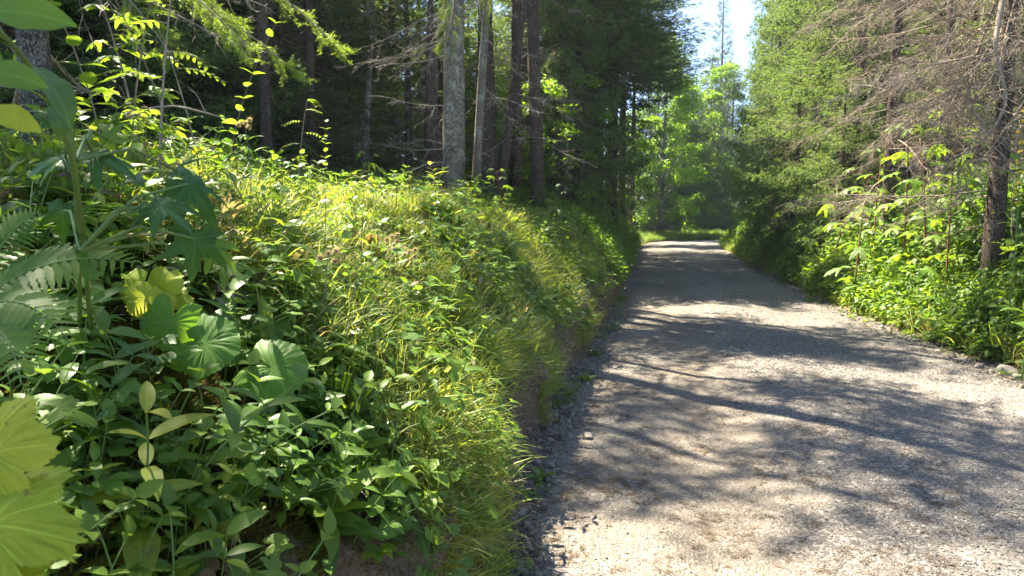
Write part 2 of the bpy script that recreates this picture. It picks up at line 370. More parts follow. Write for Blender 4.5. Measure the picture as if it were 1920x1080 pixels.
def palm_leaf(Rad, kind='maple', n=84, cup=.12, droop=.35, seed=0):
    r_ = np.random.default_rng(seed); th = np.linspace(-math.pi, math.pi, n, endpoint=False) + math.pi / n
    if kind == 'maple':
        r = np.full(n, .44)
        for c, l, s in ((0, 1, .42), (.95, .92, .37), (-.95, .9, .37), (1.95, .66, .34), (-1.95, .68, .34)):
            d = np.abs(th - c); r = np.maximum(r, l * np.exp(-(d / s) ** 1.35) + .0)
            for q in (-.27, .27): r = np.maximum(r, l * .80 * np.exp(-(np.abs(th - c - q) / .09) ** 1.2))
        r *= np.where(np.abs(th) > 2.75, .55, 1)
    elif kind == 'jag':
        r = .60 + .29 * np.abs(np.cos(th * 2.5)) ** .8; tt = ((th + .12 * np.sin(th * 3)) * 19 / (2 * math.pi)) % 1; r = r * (1 + .11 * tt * (.5 + .5 * np.sin(th * 7) ** 2)) * (1 + .03 * np.sin(th * 9 + 1)); r *= 1 - .6 * np.exp(-((np.abs(th) - math.pi) / .3) ** 2)
    elif kind == 'lobed':
        r = .62 + .30 * np.abs(np.cos(th * 1.55)) ** .8
        r *= 1 - .62 * np.exp(-((np.abs(th) - math.pi) / .35) ** 2); r += .05 * np.abs(((th * 5.2) % 1) - .5)
    else:
        r = .80 + .02 * np.cos(5 * th + 1)
        r = r * (1 - .78 * np.exp(-((np.abs(th) - math.pi) / .30) ** 2)) + .16 * np.exp(-((np.abs(th) - 2.45) / .35) ** 2)
        tt = (th * 28 / (2 * math.pi)) % 1; r *= 1 + .05 * (1 - tt)
    r = r * (1 + .03 * r_.normal(size=n)) * Rad
    rings = (.0, .25, .5, .78, 1.0) if n > 40 else (.0, .5, 1.0); V = [[0, 0, 0]]; 
    ph = r_.uniform(0, 6); warp = r_.uniform(-.15, .15)
    for q in rings[1:]:
        x = np.sin(th) * r * q; y = np.cos(th) * r * q; d = np.hypot(x, y)
        z = cup * d * (1 if kind != 'round' else 1.0) - droop * d * d / Rad + (.02 if kind in ('jag', 'round') else .06) * Rad * q * np.sin(th * (4 if kind != 'jag' else 3) + ph) * q - (.012 if kind != 'jag' else .018) * Rad * q * np.abs(np.sin(th * 2.5)) + .02 * Rad * r_.normal(size=n) * q + warp * x * y / Rad
        V += np.stack([x, y, z], 1).tolist()
    V = np.array(V); j = np.arange(n); k = (j + 1) % n
    f0 = np.stack([j * 0, 1 + k, 1 + j], 1); quads = []
    for q in range(len(rings) - 2):
        a = 1 + q * n; quads.append(np.stack([a + j, a + k, a + n + k, a + n + j], 1))
    Q = np.concatenate(quads); tri = np.concatenate([f0, Q[:, [0, 2, 1]][:, ::1], Q[:, [0, 3, 2]]])
    tri[:, [1, 2]] = tri[:, [2, 1]]; tri[:n] = f0
    uv = V[:, :2] / (2.2 * Rad) + .5
    return V, tri, uv

LEAF = {
 'lance': long_leaf(.11, .034, 8, .25, .6, .42), 'lance2': long_leaf(.13, .042, 8, .2, .9, .4, wave=.05),
 'ovate': long_leaf(.085, .048, 8, .22, .6, .36), 'ovate2': long_leaf(.07, .042, 8, .3, .3, .36),
 'nettle': long_leaf(.075, .046, 14, .2, .5, .33, serr=.16), 'straw': long_leaf(.05, .036, 12, .25, .4, .5, serr=.15),
 'big': long_leaf(.26, .13, 12, .22, .9, .45, petiole=.05, wave=.04), 'big2': long_leaf(.21, .11, 12, .16, 1.2, .45, petiole=.06, wave=.05),
 'rowan': long_leaf(.045, .015, 8, .15, .3, .4, serr=.12), 'pinna': long_leaf(.07, .017, 12, .1, .25, .2, serr=.3),
 'tiny': long_leaf(.022, .014, 4, .2, .3, .4), 'tiny2': long_leaf(.03, .012, 4, .2, .3, .4),
 'maple': palm_leaf(.085, 'maple', 84, .12, .45, 1), 'maple2': palm_leaf(.075, 'maple', 84, -.05, .5, 2), 'maple3': palm_leaf(.085, 'maple', 84, .05, .9, 3),
 'lobed': palm_leaf(.05, 'lobed', 60, .1, .4, 4), 'round': palm_leaf(.034, 'round', 28, .25, .3, 17), 'jag': palm_leaf(.08, 'jag', 156, .15, .5, 15), 'jag2': palm_leaf(.08, 'jag', 156, .3, .75, 16), 'colts': palm_leaf(.08, 'round', 84, .10, .25, 5), 'colts2': palm_leaf(.085, 'round', 84, .2, .4, 6),
 'maple_s': palm_leaf(.08, 'maple', 30, .1, .5, 7),
 'dead': long_leaf(.06, .035, 6, .7, 1.6, .4, wave=.15), 'dead2': palm_leaf(.035, 'lobed', 28, .7, -.6, 9),
}
_mc = {}
def leaf_mesh(k, mat):
    if (k, mat) not in _mc:
        g = G(); g.add(*LEAF[k], rnd=0.0); _mc[(k, mat)] = g.mesh("leaf", M[mat])
    return _mc[(k, mat)]

def frame(pos, tip, normal, s=1.0):
    y = Vector(tip).normalized(); z = Vector(normal); z = (z - y * z.dot(y)).normalized(); x = y.cross(z)
    return Matrix(((x.x * s, y.x * s, z.x * s, pos[0]), (x.y * s, y.y * s, z.y * s, pos[1]), (x.z * s, y.z * s, z.z * s, pos[2]), (0, 0, 0, 1)))

# ------------------------------------------------------------------ scene objects
def tag(o, label=None, cat=None, group=None, kind=None):
    if label: o["label"] = label
    if cat: o["category"] = cat
    if group: o["group"] = group
    if kind: o["kind"] = kind
    return o
def obj(name, me, parent=None, mat=None):
    o = bpy.data.objects.new(name, me); COL.objects.link(o)
    if parent: o.parent = parent
    if mat is not None: o.matrix_local = mat
    return o
def root(name, mat, label, cat, group=None):
    o = bpy.data.objects.new(name, None); COL.objects.link(o); o.empty_display_size = .1
    o.matrix_world = mat if isinstance(mat, Matrix) else Matrix.Translation(mat)
    return tag(o, label, cat, group)

# ground sheets
def sheet(name, ys, us, fx, fz, mat, attr=True):
    Y, U = np.meshgrid(ys, us, indexing='ij'); X = fx(U, Y); Z = fz(U, Y, X)
    V = np.stack([X, Y, Z], -1).reshape(-1, 3); n, m = Y.shape
    i = np.arange(n - 1)[:, None] * m; j = np.arange(m - 1)[None]
    Fc = np.stack([i + j, i + j + 1, i + m + j + 1, i + m + j], -1).reshape(-1, 4)
    if fx(np.array(us[-1]), np.array(5.0)) < fx(np.array(us[0]), np.array(5.0)): Fc = Fc[:, ::-1]
    g = G(); g.add(V, Fc, rnd=0); me = g.mesh(name, M[mat])
    a = me.attributes.new("s", 'FLOAT', 'POINT'); a.data.foreach_set("value", U.ravel().astype(np.float32))
    return tag(obj(name, me), kind="structure")
ys = np.concatenate([np.arange(-30, -1, 1.0), np.arange(-1, 9, .05), np.arange(9, 20, .12), np.arange(20, 60, .5), np.arange(60, 131, 2.0)])
ss = np.concatenate([np.arange(0, .36, .012), np.arange(.36, 1.2, .05), np.arange(1.2, 4, .15), np.arange(4, 12, .5), np.arange(12, 100, 4)])
def cutx(s, y): return xl(y) - s + (.07) * np.exp(-((s - .12) / .06) ** 2) * (1 + wob(s, y, .25, 7)) + (s < .6) * (.022 * wob(s * 2.2, y, .07, 3) + .012 * wob(s * 3, y, .03, 9))     # turf lip overhangs the cut
tag(sheet("bank", ys, ss, cutx, lambda s, y, x: zL(s, y), 'soil'), "stony soil bank rising to the forest floor beside the gravel road's near edge")
tag(sheet("bank", ys, ss, lambda s, y: xr(y) + s, lambda s, y, x: zR(s, y), 'soil'), "earth bank on the far side of the gravel road")
tag(sheet("road", ys, np.linspace(0, 1, 90), lambda u, y: xl(y) + u * (xr(y) - xl(y)), lambda u, y, x: zroad(x, y), 'road'), "pale gravel forest road")

# ------------------------------------------------------------------ scattered stuff through geometry nodes
hid = {}
def scatter(name, protos, P, rot, scl, idx, kind="stuff", label=None):
    c = bpy.data.collections.new(name + "_kinds")
    for i, me in enumerate(protos):
        o = bpy.data.objects.new("%s_kind_%02d" % (name, i), me); c.objects.link(o)
    me = bpy.data.meshes.new(name); P = np.asarray(P, np.float32)
    me.vertices.add(len(P)); me.vertices.foreach_set("co", P.ravel())
    a = me.attributes.new("rot", 'FLOAT_VECTOR', 'POINT'); a.data.foreach_set("vector", np.asarray(rot, np.float32).ravel())
    a = me.attributes.new("scl", 'FLOAT', 'POINT'); a.data.foreach_set("value", np.asarray(scl, np.float32))
    a = me.attributes.new("idx", 'INT', 'POINT'); a.data.foreach_set("value", np.asarray(idx, np.int32))
    o = obj(name, me); tag(o, label, kind=kind)
    ng = bpy.data.node_groups.new(name, 'GeometryNodeTree')
    ng.interface.new_socket("Geometry", in_out='INPUT', socket_type='NodeSocketGeometry')
    ng.interface.new_socket("Geometry", in_out='OUTPUT', socket_type='NodeSocketGeometry')
    N = ng.nodes.new; gi = N("NodeGroupInput"); go = N("NodeGroupOutput"); ip = N("GeometryNodeInstanceOnPoints"); ci = N("GeometryNodeCollectionInfo")
    ci.inputs["Collection"].default_value = c; ci.inputs["Separate Children"].default_value = True; ci.inputs["Reset Children"].default_value = True
    def na(nm, dt):
        q = N("GeometryNodeInputNamedAttribute"); q.data_type = dt; q.inputs["Name"].default_value = nm; return q.outputs["Attribute"]
    l = ng.links.new; l(gi.outputs[0], ip.inputs["Points"]); l(ci.outputs[0], ip.inputs["Instance"]); ip.inputs["Pick Instance"].default_value = True
    l(na("idx", 'INT'), ip.inputs["Instance Index"])
    e2r = N("FunctionNodeEulerToRotation"); l(na("rot", 'FLOAT_VECTOR'), e2r.inputs[0]); l(e2r.outputs[0], ip.inputs["Rotation"])
    l(na("scl", 'FLOAT'), ip.inputs["Scale"]); l(ip.outputs[0], go.inputs[0])
    md = o.modifiers.new("scatter", 'NODES'); md.node_group = ng
    return o

def eul(n, tilt, spin):
    "rotation that sends +Z to a blend of up and the surface normal, with a random spin"
    out = np.empty((len(n), 3))
    up = np.array([0, 0, 1.])
    v = n * tilt[:, None] + up * (1 - tilt[:, None]); v /= np.linalg.norm(v, axis=1, keepdims=True)
    ay = np.arctan2(v[:, 0], v[:, 2]); ax = -np.arcsin(np.clip(v[:, 1], -1, 1))
    for i in range(len(n)):
        q = Matrix.Rotation(ay[i], 3, 'Y') @ Matrix.Rotation(ax[i], 3, 'X') @ Matrix.Rotation(spin[i], 3, 'Z')
        out[i] = q.to_euler()
    return out

def bank_pts(side, n, y0, y1, s0, s1, spow=1.0, ypow=1.0, seed=0):
    r = np.random.default_rng(seed)
    y = y0 + (y1 - y0) * r.random(n) ** ypow; s = s0 + (s1 - s0) * r.random(n) ** spow
    x = xl(y) - s if side < 0 else xr(y) + s
    return x, y, s

def in_view(x, y, z, m=160, top=-400, bot=1500):
    v = np.stack([x, y, z - CAMH], 1)
    f = v @ np.array(CAM_F); px = 960 + F * (v @ np.array(CAM_R)) / np.maximum(f, .05); py = 540 - F * (v @ np.array(CAM_U)) / np.maximum(f, .05)
    return (f > .3) & (px > -m) & (px < 1920 + m) & (py > top) & (py < bot)

# stones
def stone(seed, sub=2, flat=.65):
    import bmesh
    bm = bmesh.new(); bmesh.ops.create_icosphere(bm, subdivisions=sub, radius=1); r = np.random.default_rng(seed)
    pl = r.normal(size=(9, 3)); pl /= np.linalg.norm(pl, axis=1, keepdims=True); d = r.uniform(.55, .9, 9)
    for v in bm.verts:
        p = np.array(v.co)
        for k in range(9):
            q = p @ pl[k]
            if q > d[k]: p = p - pl[k] * (q - d[k])
        v.co = Vector(p * [1, r.uniform(.97, 1.03) * .8, flat])
    V = np.array([v.co[:] for v in bm.verts]); Fc = np.array([[v.index for v in f.verts] for f in bm.faces]); bm.free()
    return V, Fc
def stone_mesh(seed, sub=1, flat=.65, name="stone", mat='rock'):
    g = G(); g.add(*stone(seed, sub, flat), rnd=0, smooth=False); return g.mesh(name, M[mat])
stones_lo = [stone_mesh(s, 1) for s in range(6)]
# gravel on the road surface
r = np.random.default_rng(3)
def gravel(n, y0, y1, yp, smin, smax, seed):
    r = np.random.default_rng(seed); y = y0 + (y1 - y0) * r.random(n) ** yp
    u = r.random(n); a = xl(y); b = xr(y); x = a + u * (b - a)
    dens = .25 + .75 * smooth(x + .5 * wob(x, y, .8, 3), .3, 2.0) + .6 * np.exp(-((x - a) / .25) ** 2) + .9 * np.exp(-((x - b) / .3) ** 2)
    u_ = (x - a) / (b - a); dens = dens * (1 - .75 * np.exp(-((u_ - .27) / .09) ** 2)) * (1 - .6 * np.exp(-((u_ - .72) / .09) ** 2)) * (.55 + .45 * wob(x, y, .9, 21) + .3)
    k = (r.random(n) < dens) & in_view(x, y, 0 * x, 60); x = x[k]; y = y[k]
    s = smin + (smax - smin) * r.random(len(x)) ** 3.5
    return np.stack([x, y, zroad(x, y) + s * .12], 1), r.uniform(0, 6.3, (len(x), 3)) * [.12, .12, 1], s
A = [gravel(60000, 2.2, 8, 1.3, .0035, .0125, 1), gravel(26000, 7, 17, 1.4, .006, .018, 2)]
P = np.concatenate([a[0] for a in A]); Ro = np.concatenate([a[1] for a in A]); Sc = np.concatenate([a[2] for a in A])
scatter("gravel", stones_lo, P, Ro, Sc, r.integers(0, 6, len(P)), label="loose pale gravel lying on the forest road")
# rubble along the cut and the right foot
def edge_rubble(side, n, y0, y1, s0, s1, smin, smax, seed):
    x, y, s = bank_pts(side, n, y0, y1, s0, s1, 1, 1.5, seed); rr = np.random.default_rng(seed + 50)
    sz = smin + (smax - smin) * rr.random(n) ** 4.5; z = H(x, y)
    return np.stack([x, y, z + sz * .2], 1), rr.uniform(0, 6.3, (n, 3)), sz
A = [edge_rubble(-1, 9000, 2.2, 14, -.24, .03, .003, .032, 4), edge_rubble(1, 5000, 6, 26, -.35, .35, .008, .04, 5)]
x, y, s_ = bank_pts(-1, 2600, 2.2, 9, .0, .16, 1, 1.3, 61); s3 = .005 + .022 * np.random.default_rng(62).random(2600) ** 3
A.append((np.stack([cutx(s_, y) + s3 * .2, y, zL(s_, y)], 1), np.random.default_rng(63).uniform(0, 6.3, (2600, 3)), s3))
P = np.concatenate([a[0] for a in A]); Ro = np.concatenate([a[1] for a in A]); Sc = np.concatenate([a[2] for a in A])
scatter("rubble", [stone_mesh(20 + q, 1, .7, mat='rubble') for q in range(6)], P, Ro, Sc, r.integers(0, 6, len(P)), label="broken stones piled along both edges of the road")

# needles and bark crumbs dropped on the road's edge
g = G()
for i in range(9):
    a = random.uniform(0, 3.1); q = np.array([random.gauss(0, .012), random.gauss(0, .012), .002]); d = np.array([math.cos(a), math.sin(a), 0]) * .009; sd = np.array([-d[1], d[0], 0]) * .12; g.add([q - d - sd, q - d + sd, q + d + sd, q + d - sd + [0, 0, .001]], [[0, 1, 2, 3]], rnd=random.random())
M['litter'] = leaf_mat('litter', (.10, .07, .045), (.20, .15, .10), .1, rough=.9, spec=.1)
lit = [g.mesh("needle_litter", M['litter'])]
rr = np.random.default_rng(60); n = 9000; y = 2.3 + 11 * rr.random(n) ** 1.4; u = rr.random(n) ** 1.8; x = xl(y) - .02 + u * 2.6; k = (wob(x, y, .4, 5) + wob(x, y, .1, 6) * .5 > .1) & in_view(x, y, 0 * x, 40); x = x[k]; y = y[k]
scatter("needle_litter", lit, np.stack([x, y, H(x, y) + .004], 1), rr.uniform(0, 6.3, (len(x), 3)) * [.03, .03, 1], rr.uniform(.7, 1.5, len(x)), np.zeros(len(x)), label="brown needles and bark crumbs scattered on the gravel")
# ------------------------------------------------------------------ plant recipes
def stem_path(h, bend, n=6, seed=0, a=None):
    r = np.random.default_rng(seed); a = r.uniform(0, 6.3) if a is None else a; t = np.linspace(0, 1, n)
    return np.stack([np.cos(a) * bend * t ** 1.8 * h, np.sin(a) * bend * t ** 1.8 * h, h * t * (1 - .12 * bend * t)], 1)

def herb(kind, seed, h=None):
    "returns (stem G, stem material, [(leaf key, Matrix)], leaf material)"
    r = np.random.default_rng(seed); g = G(); lv = []
    def rad_leaf(p, a, el, key, s):
        tip = Vector((math.cos(a) * math.cos(el), math.sin(a) * math.cos(el), math.sin(el)))
        nr = Vector((-math.cos(a) * math.sin(el), -math.sin(a) * math.sin(el), math.cos(el))) + Vector(r.normal(0, .22, 3))
        lv.append((key, frame(p, tip, nr, s)))
    if kind in ('lance', 'nettle', 'ovate'):
        h = h or r.uniform(.22, .42); P = stem_path(h, r.uniform(.1, .5), 7, seed); g.add(*tube(P, np.linspace(.0028, .0012, 7), 5))
        n = int(h / (.062 if kind != 'lance' else .055)); a0 = r.uniform(0, 6)
        for i in range(n):
            t = .22 + .78 * i / max(1, n - 1); p = [np.interp(t, np.linspace(0, 1, 7), P[:, q]) for q in range(3)]
            for k in (0, 1):
                rad_leaf(p, a0 + i * 1.57 + k * math.pi + r.normal(0, .2), r.uniform(.0, .5) + .3 * t, {'lance': r.choice(['lance', 'lance2']), 'nettle': 'nettle', 'ovate': r.choice(['ovate', 'ovate2'])}[kind], r.uniform(.7, 1.15) * (1.15 - .5 * t))
    elif kind == 'violet':
        for i in range(r.integers(7, 12)):
            a = i * 2.4; hh = r.uniform(.04, .15); e = np.array([math.cos(a) * hh * .9, math.sin(a) * hh * .9, hh]); g.add(*tube([[0, 0, 0], e * [.5, .5, .6], e], .0013, 4)); rad_leaf(e, a, r.uniform(-.4, .3), 'round', r.uniform(.5, 1.1))
    elif kind == 'rosette':
        n = r.integers(6, 10)
        for i in range(n): rad_leaf((0, 0, .01), i * 2.4 + r.normal(0, .2), r.uniform(.3, 1.1), r.choice(['lance', 'lance2']), r.uniform(1.1, 1.7))
        g.add(*tube([[0, 0, -.02], [0, 0, .02]], .006, 5))
    elif kind == 'straw':
        for i in range(r.integers(5, 8)):
            a = r.uniform(0, 6.3); hh = r.uniform(.07, .16); e = np.array([math.cos(a) * hh * .7, math.sin(a) * hh * .7, hh])
            g.add(*tube([[0, 0, 0], e * [.4, .4, .6], e], .0014, 4))
            for k in (-1.2, 0, 1.2): rad_leaf(e, a + k, r.uniform(-.1, .3), 'straw', r.uniform(.8, 1.25))
    elif kind == 'big':
        for i in range(r.integers(7, 11)): rad_leaf((0, 0, .0), i * 2.4 + r.normal(0, .25), r.uniform(.35, 1.15), r.choice(['big', 'big2']), r.uniform(.7, 1.15))
        g.add(*tube([[0, 0, -.03], [0, 0, .03]], .012, 6))
    elif kind == 'maple':
        h = h or r.uniform(.35, .6); P = stem_path(h, r.uniform(.1, .35), 7, seed); g.add(*tube(P, np.linspace(.005, .002, 7), 5))
        n = int(h / .1) + 1; a0 = r.uniform(0, 6)
        for i in range(n):
            t = (.3 if h < .45 else .15) + (.7 if h < .45 else .85) * i / max(1, n - 1); p = np.array([np.interp(t, np.linspace(0, 1, 7), P[:, q]) for q in range(3)])
            for k in (0, 1):
                a = a0 + i * 1.57 + k * math.pi; l = r.uniform(.05, .11); e = p + np.array([math.cos(a) * l, math.sin(a) * l, l * .5])
                g.add(*tube([p, e], .0012, 4)); rad_leaf(e, a, r.uniform(-.5, .1), r.choice(['maple', 'maple2', 'maple3']), r.uniform(.7, 1.1) * (1.1 - .3 * t))
    elif kind == 'fern':
        for i in range(r.integers(5, 8)):
            a = i * 1.1 + r.normal(0, .3); L = r.uniform(.3, .5); t = np.linspace(0, 1, 12)
            path = np.stack([np.cos(a) * L * t, np.sin(a) * L * t, L * (1.1 * t - .85 * t * t)], 1); g.add(*tube(path, np.linspace(.0025, .0008, 12), 4))
            for q in np.linspace(.15, .99, 15):
                p = [np.interp(q, t, path[:, c]) for c in range(3)]
                for sd in (-1, 1): rad_leaf(p, a + sd * 1.25, .1, 'pinna', 1.5 * math.sin(math.pi * min(1, q ** .7 * .93 + .07)) ** .8 + .12)
    elif kind == 'rowan':
        h = h or .8; P = stem_path(h, .2, 7, seed); g.add(*tube(P, np.linspace(.006, .002, 7), 5))
        for i in range(7):
            t = .35 + .65 * i / 6; p = np.array([np.interp(t, np.linspace(0, 1, 7), P[:, q]) for q in range(3)]); a = i * 2.4 + r.normal(0, .3)
            L = r.uniform(.14, .2); tt = np.linspace(0, 1, 6); path = p + np.stack([np.cos(a) * L * tt, np.sin(a) * L * tt, L * (.35 * tt - .5 * tt * tt)], 1)
            g.add(*tube(path, .0012, 4))
            for q in np.linspace(.25, 1, 6):
                e = [np.interp(q, tt, path[:, c]) for c in range(3)]
                for sd in (-1, 1): rad_leaf(e, a + sd * 1.1, -.15, 'rowan', r.uniform(.85, 1.15))
    return g, lv

def spawn(name, kind, seed, mat, label, cat, group=None, lmat='ovate', smat='stem', h=None, leafname="leaf", cache={}):
    key = (kind, seed, h, smat)
    if key not in cache:
        g, lv = herb(kind, seed, h); cache[key] = (g.mesh("stem", M[smat]), lv)
    sm, lv = cache[key]
    ro = root(name, mat, label, cat, group); obj("stem", sm, ro)
    for k, m_ in lv: obj(leafname, leaf_mesh(k, lmat), ro, m_)
    return ro

def joined(kind, seed, lmat, h=None, smat='stem', name="herb"):
    g, lv = herb(kind, seed, h)
    for k, m_ in lv:
        V, Fc, uv = LEAF[k]; g.add(xf(V, m_), Fc, uv, mat=1)
    return g.mesh(name, [M[smat], M[lmat]])

def lod_leafmesh(kind, seed, lmat, n, rad, h, leaf, ls):
    "a loose clump of n leaves on short stalks, for plants too far to resolve"
    r = np.random.default_rng(seed); g = G(); V0, F0, uv0 = leaf
    for i in range(n):
        a = r.uniform(0, 6.3); q = r.random() ** .6 * rad; z = h * (r.random() ** .7) * (1 - .5 * q / rad)
        el = r.normal(.1, .5); p = (math.cos(a) * q, math.sin(a) * q, z); a2 = a + r.normal(0, .9)
        tip = (math.cos(a2) * math.cos(el), math.sin(a2) * math.cos(el), math.sin(el))
        g.add(xf(V0, frame(p, tip, Vector((r.normal(0, .35), r.normal(0, .35), 1)), ls * r.uniform(.7, 1.3))), F0, uv0)
    for i in range(max(3, n // 8)):
        a = r.uniform(0, 6.3); q = r.random() * rad * .8
        g.add(*tube([[0, 0, -.02], [math.cos(a) * q * .5, math.sin(a) * q * .5, h * .5], [math.cos(a) * q, math.sin(a) * q, h]], .0015, 3), mat=0)
    return g.mesh("herb", [M[lmat]])

def grass_tuft(seed, n, Lm, mat='grass', wid=.0032, spread=.05, segs=5):
    r = np.random.default_rng(seed); g = G()
    for i in range(n):
        L = Lm * r.uniform(.5, 1.15); a = r.uniform(0, 6.3); el0 = r.uniform(1.0, 1.5); bend = r.uniform(.6, 2.2)
        t = np.linspace(0, 1, segs + 1); el = el0 - bend * t ** 1.3; ds = L / segs
        hx = np.concatenate([[0], np.cumsum(np.cos(el[:-1]))]) * ds; hz = np.concatenate([[0], np.cumsum(np.sin(el[:-1]))]) * ds
        b = r.normal(0, spread, 2); c = np.array([math.cos(a), math.sin(a)]); sd = np.array([-c[1], c[0]])
        wv = wid * (1 - t ** 2) * r.uniform(.6, 1.3) + .0003; ct = np.stack([b[0] + hx * c[0], b[1] + hx * c[1], hz - .01], 1)
        o = np.stack([sd[0] * wv, sd[1] * wv, 0 * wv], 1); V = np.concatenate([ct - o, ct + o]); i0 = np.arange(segs); N_ = segs + 1
        g.add(V, np.stack([i0, i0 + N_, i0 + N_ + 1, i0 + 1], 1))
    return g.mesh("grass", M[mat])

# ------------------------------------------------------------------ ground cover
def herb_cover(name, protos, x, y, s, tilt, smin, smax, seed, wts=None, label=None, lift=0, nearcam=.9, hgt=.25, patch=0):
    r = np.random.default_rng(seed); z = H(x, y)
    k = in_view(x, y, z) & (np.sqrt(x * x + y * y + (z + hgt - CAMH) ** 2) > nearcam); x = x[k]; y = y[k]; z = z[k]
    if patch:
        k = (wob(x, y, .55, seed) + .35 * wob(x, y, .17, seed + 3)) > -patch; x = x[k]; y = y[k]; z = z[k]
    n = nrm(x, y); N_ = len(x); W = np.tile(np.full(len(protos), 1 / len(protos)) if wts is None else np.array(wts), (N_, 1))
    if patch:
        for j in range(len(protos)): W[:, j] *= np.exp(2.2 * wob(x, y, .5, 31 + 7 * j))
    W = np.cumsum(W, 1) / W.sum(1, keepdims=True); pick = (r.random(N_)[:, None] > W).sum(1).clip(0, len(protos) - 1)
    if patch == .35:
        k = np.ones(N_, bool)
        for (qx, qy, qr) in ((410, 640, 150), (285, 560, 110), (545, 690, 80)):
            v = np.stack([x, y, z - CAMH + .1], 1); f = v @ np.array(CAM_F); u_ = 960 + F * (v @ np.array(CAM_R)) / f; w_ = 540 - F * (v @ np.array(CAM_U)) / f
            k &= ((u_ - qx) ** 2 + (w_ - qy - 40) ** 2 > qr ** 2) | (r.random(N_) < .06)
        x = x[k]; y = y[k]; z = z[k]; n = n[k]; pick = pick[k]; N_ = len(x)
    return scatter(name, protos, np.stack([x, y, z + lift], 1), eul(n, np.full(N_, tilt) * r.uniform(.5, 1.3, N_), r.uniform(0, 6.3, N_)),
                   smin + (smax - smin) * r.random(N_) ** 1.5, pick, label=label)

def cat3(*a): return [np.concatenate(q) for q in zip(*a)]
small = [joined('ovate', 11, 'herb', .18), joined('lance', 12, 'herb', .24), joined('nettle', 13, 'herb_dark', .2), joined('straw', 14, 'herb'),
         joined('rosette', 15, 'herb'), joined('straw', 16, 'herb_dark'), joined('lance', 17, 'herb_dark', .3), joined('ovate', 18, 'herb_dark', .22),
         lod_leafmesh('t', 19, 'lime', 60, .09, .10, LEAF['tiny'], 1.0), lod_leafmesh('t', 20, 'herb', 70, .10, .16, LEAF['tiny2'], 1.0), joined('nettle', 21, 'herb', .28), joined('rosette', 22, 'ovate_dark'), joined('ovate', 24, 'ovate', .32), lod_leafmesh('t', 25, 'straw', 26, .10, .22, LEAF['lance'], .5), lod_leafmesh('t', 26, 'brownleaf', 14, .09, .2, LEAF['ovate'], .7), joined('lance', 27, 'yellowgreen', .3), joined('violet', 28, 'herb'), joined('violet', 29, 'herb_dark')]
x, y, s = cat3(bank_pts(-1, 3600, .7, 7, .13, 3.2, 1.1, 1.2, 21), bank_pts(-1, 3600, 5, 16, .06, 3.6, 1.2, 1.2, 22))
k = ~((s < .18) & (y > 3.25) & (y < 4.8)) & ((y < 2.9) | (y > 9) | (s < .0) | (wob(x, y, .7, 17) > -.32)); x = x[k]; y = y[k]; s = s[k]
herb_cover("undergrowth", small, x, y, s, .45, .6, 1.5, 23, nearcam=1.45, patch=.35, wts= [.1, .12, .1, .1, .05, .08, .1, .1, .07, .08, .08, .06, .08, .05, .035, .06, .07, .07], label="low leafy herbs covering the bank between road and forest")
x, y, s = bank_pts(-1, 420, 2.0, 3.5, .02, .7, 1.2, 1, 71)
herb_cover("undergrowth", small[:8] + small[11:12] + small[-2:], x, y, s, .7, .55, 1.1, 72, nearcam=.9, label="leafy herbs hanging over the cut at the lower edge")
mid = [lod_leafmesh('m', 30 + i, ['herb', 'herb_dark', 'herb', 'lime', 'fern'][i], 90, .24, .42, LEAF[['ovate2', 'ovate', 'lance', 'tiny', 'lance'][i]], [.9, .8, .8, 2.0, .7][i]) for i in range(5)]
x, y, s = cat3(bank_pts(-1, 3200, 12, 46, .05, 5, 1.1, 1.3, 24), bank_pts(-1, 1800, 4, 22, 2.6, 11, 1.2, 1, 25))
herb_cover("undergrowth", mid, x, y, s, .4, .6, 1.15, 26, [.25, .3, .2, .15, .1], patch=.75, label="rough green undergrowth along the far stretch of the shaded bank")
x, y, s = cat3(bank_pts(1, 4200, 6, 18, .2, 4.5, 1.15, 1.1, 27), bank_pts(1, 3600, 16, 48, .1, 5, 1.1, 1.2, 28))
herb_cover("undergrowth", mid + small[6:8] + [small[10]], x, y, s, .4, .7, 1.5, 29, [.2, .17, .18, .12, .08, .09, .08, .08], patch=.8, label= "dense herbs covering the bank on the far side of the road")
big_herbs = [lod_leafmesh('m', 80 + i, ['herb_dark', 'ovate', 'herb', 'ovate_dark'][i], 130, .34, .75, LEAF[['ovate', 'lance2', 'nettle', 'ovate'][i]], [1.2, 1.1, 1.3, 1.5][i]) for i in range(4)]
x, y, s = cat3(bank_pts(1, 420, 6.5, 14, .9, 3.6, 1, 1, 81), bank_pts(1, 420, 13, 34, .6, 3.6, 1, 1, 82))
herb_cover("undergrowth", big_herbs, x, y, s, .3, .7, 1.35, 83, label="tall bushy herbs crowding the crest of the far bank")
x, y, s = cat3(bank_pts(-1, 260, 2.6, 14, -.2, .04, 1, 1.2, 84), bank_pts(1, 300, 6.5, 24, -.3, .1, 1, 1.2, 85))
k = wob(x, y, .6, 13) > .1; herb_cover("weeds", small[:6] + small[9:10], x[k], y[k], s[k], .2, .3, .65, 86, label="small weeds creeping into the gravel edges")
tufts = [grass_tuft(40 + i, 26, [.17, .24, .30][i], 'grass') for i in range(3)] + [grass_tuft(44, 22, .2, 'straw', .002)]
x, y, s = cat3(bank_pts(-1, 900, 2.1, 5, .02, .25, 1, 1, 44), bank_pts(-1, 5600, 2.2, 8, .04, 2.6, 1.1, 1.1, 41), bank_pts(-1, 2600, 6, 20, .2, 3.5, 1.2, 1.1, 42))
k = (wob(x, y, .9, 2) > -.6) & ~((s < .13) & (y > 3.25) & (y < 4.8)); herb_cover("grass", tufts, x[k], y[k], s[k], .75, .65, 1.3, 43, [.38, .25, .15, .22], "fine bright grass growing over the near bank")
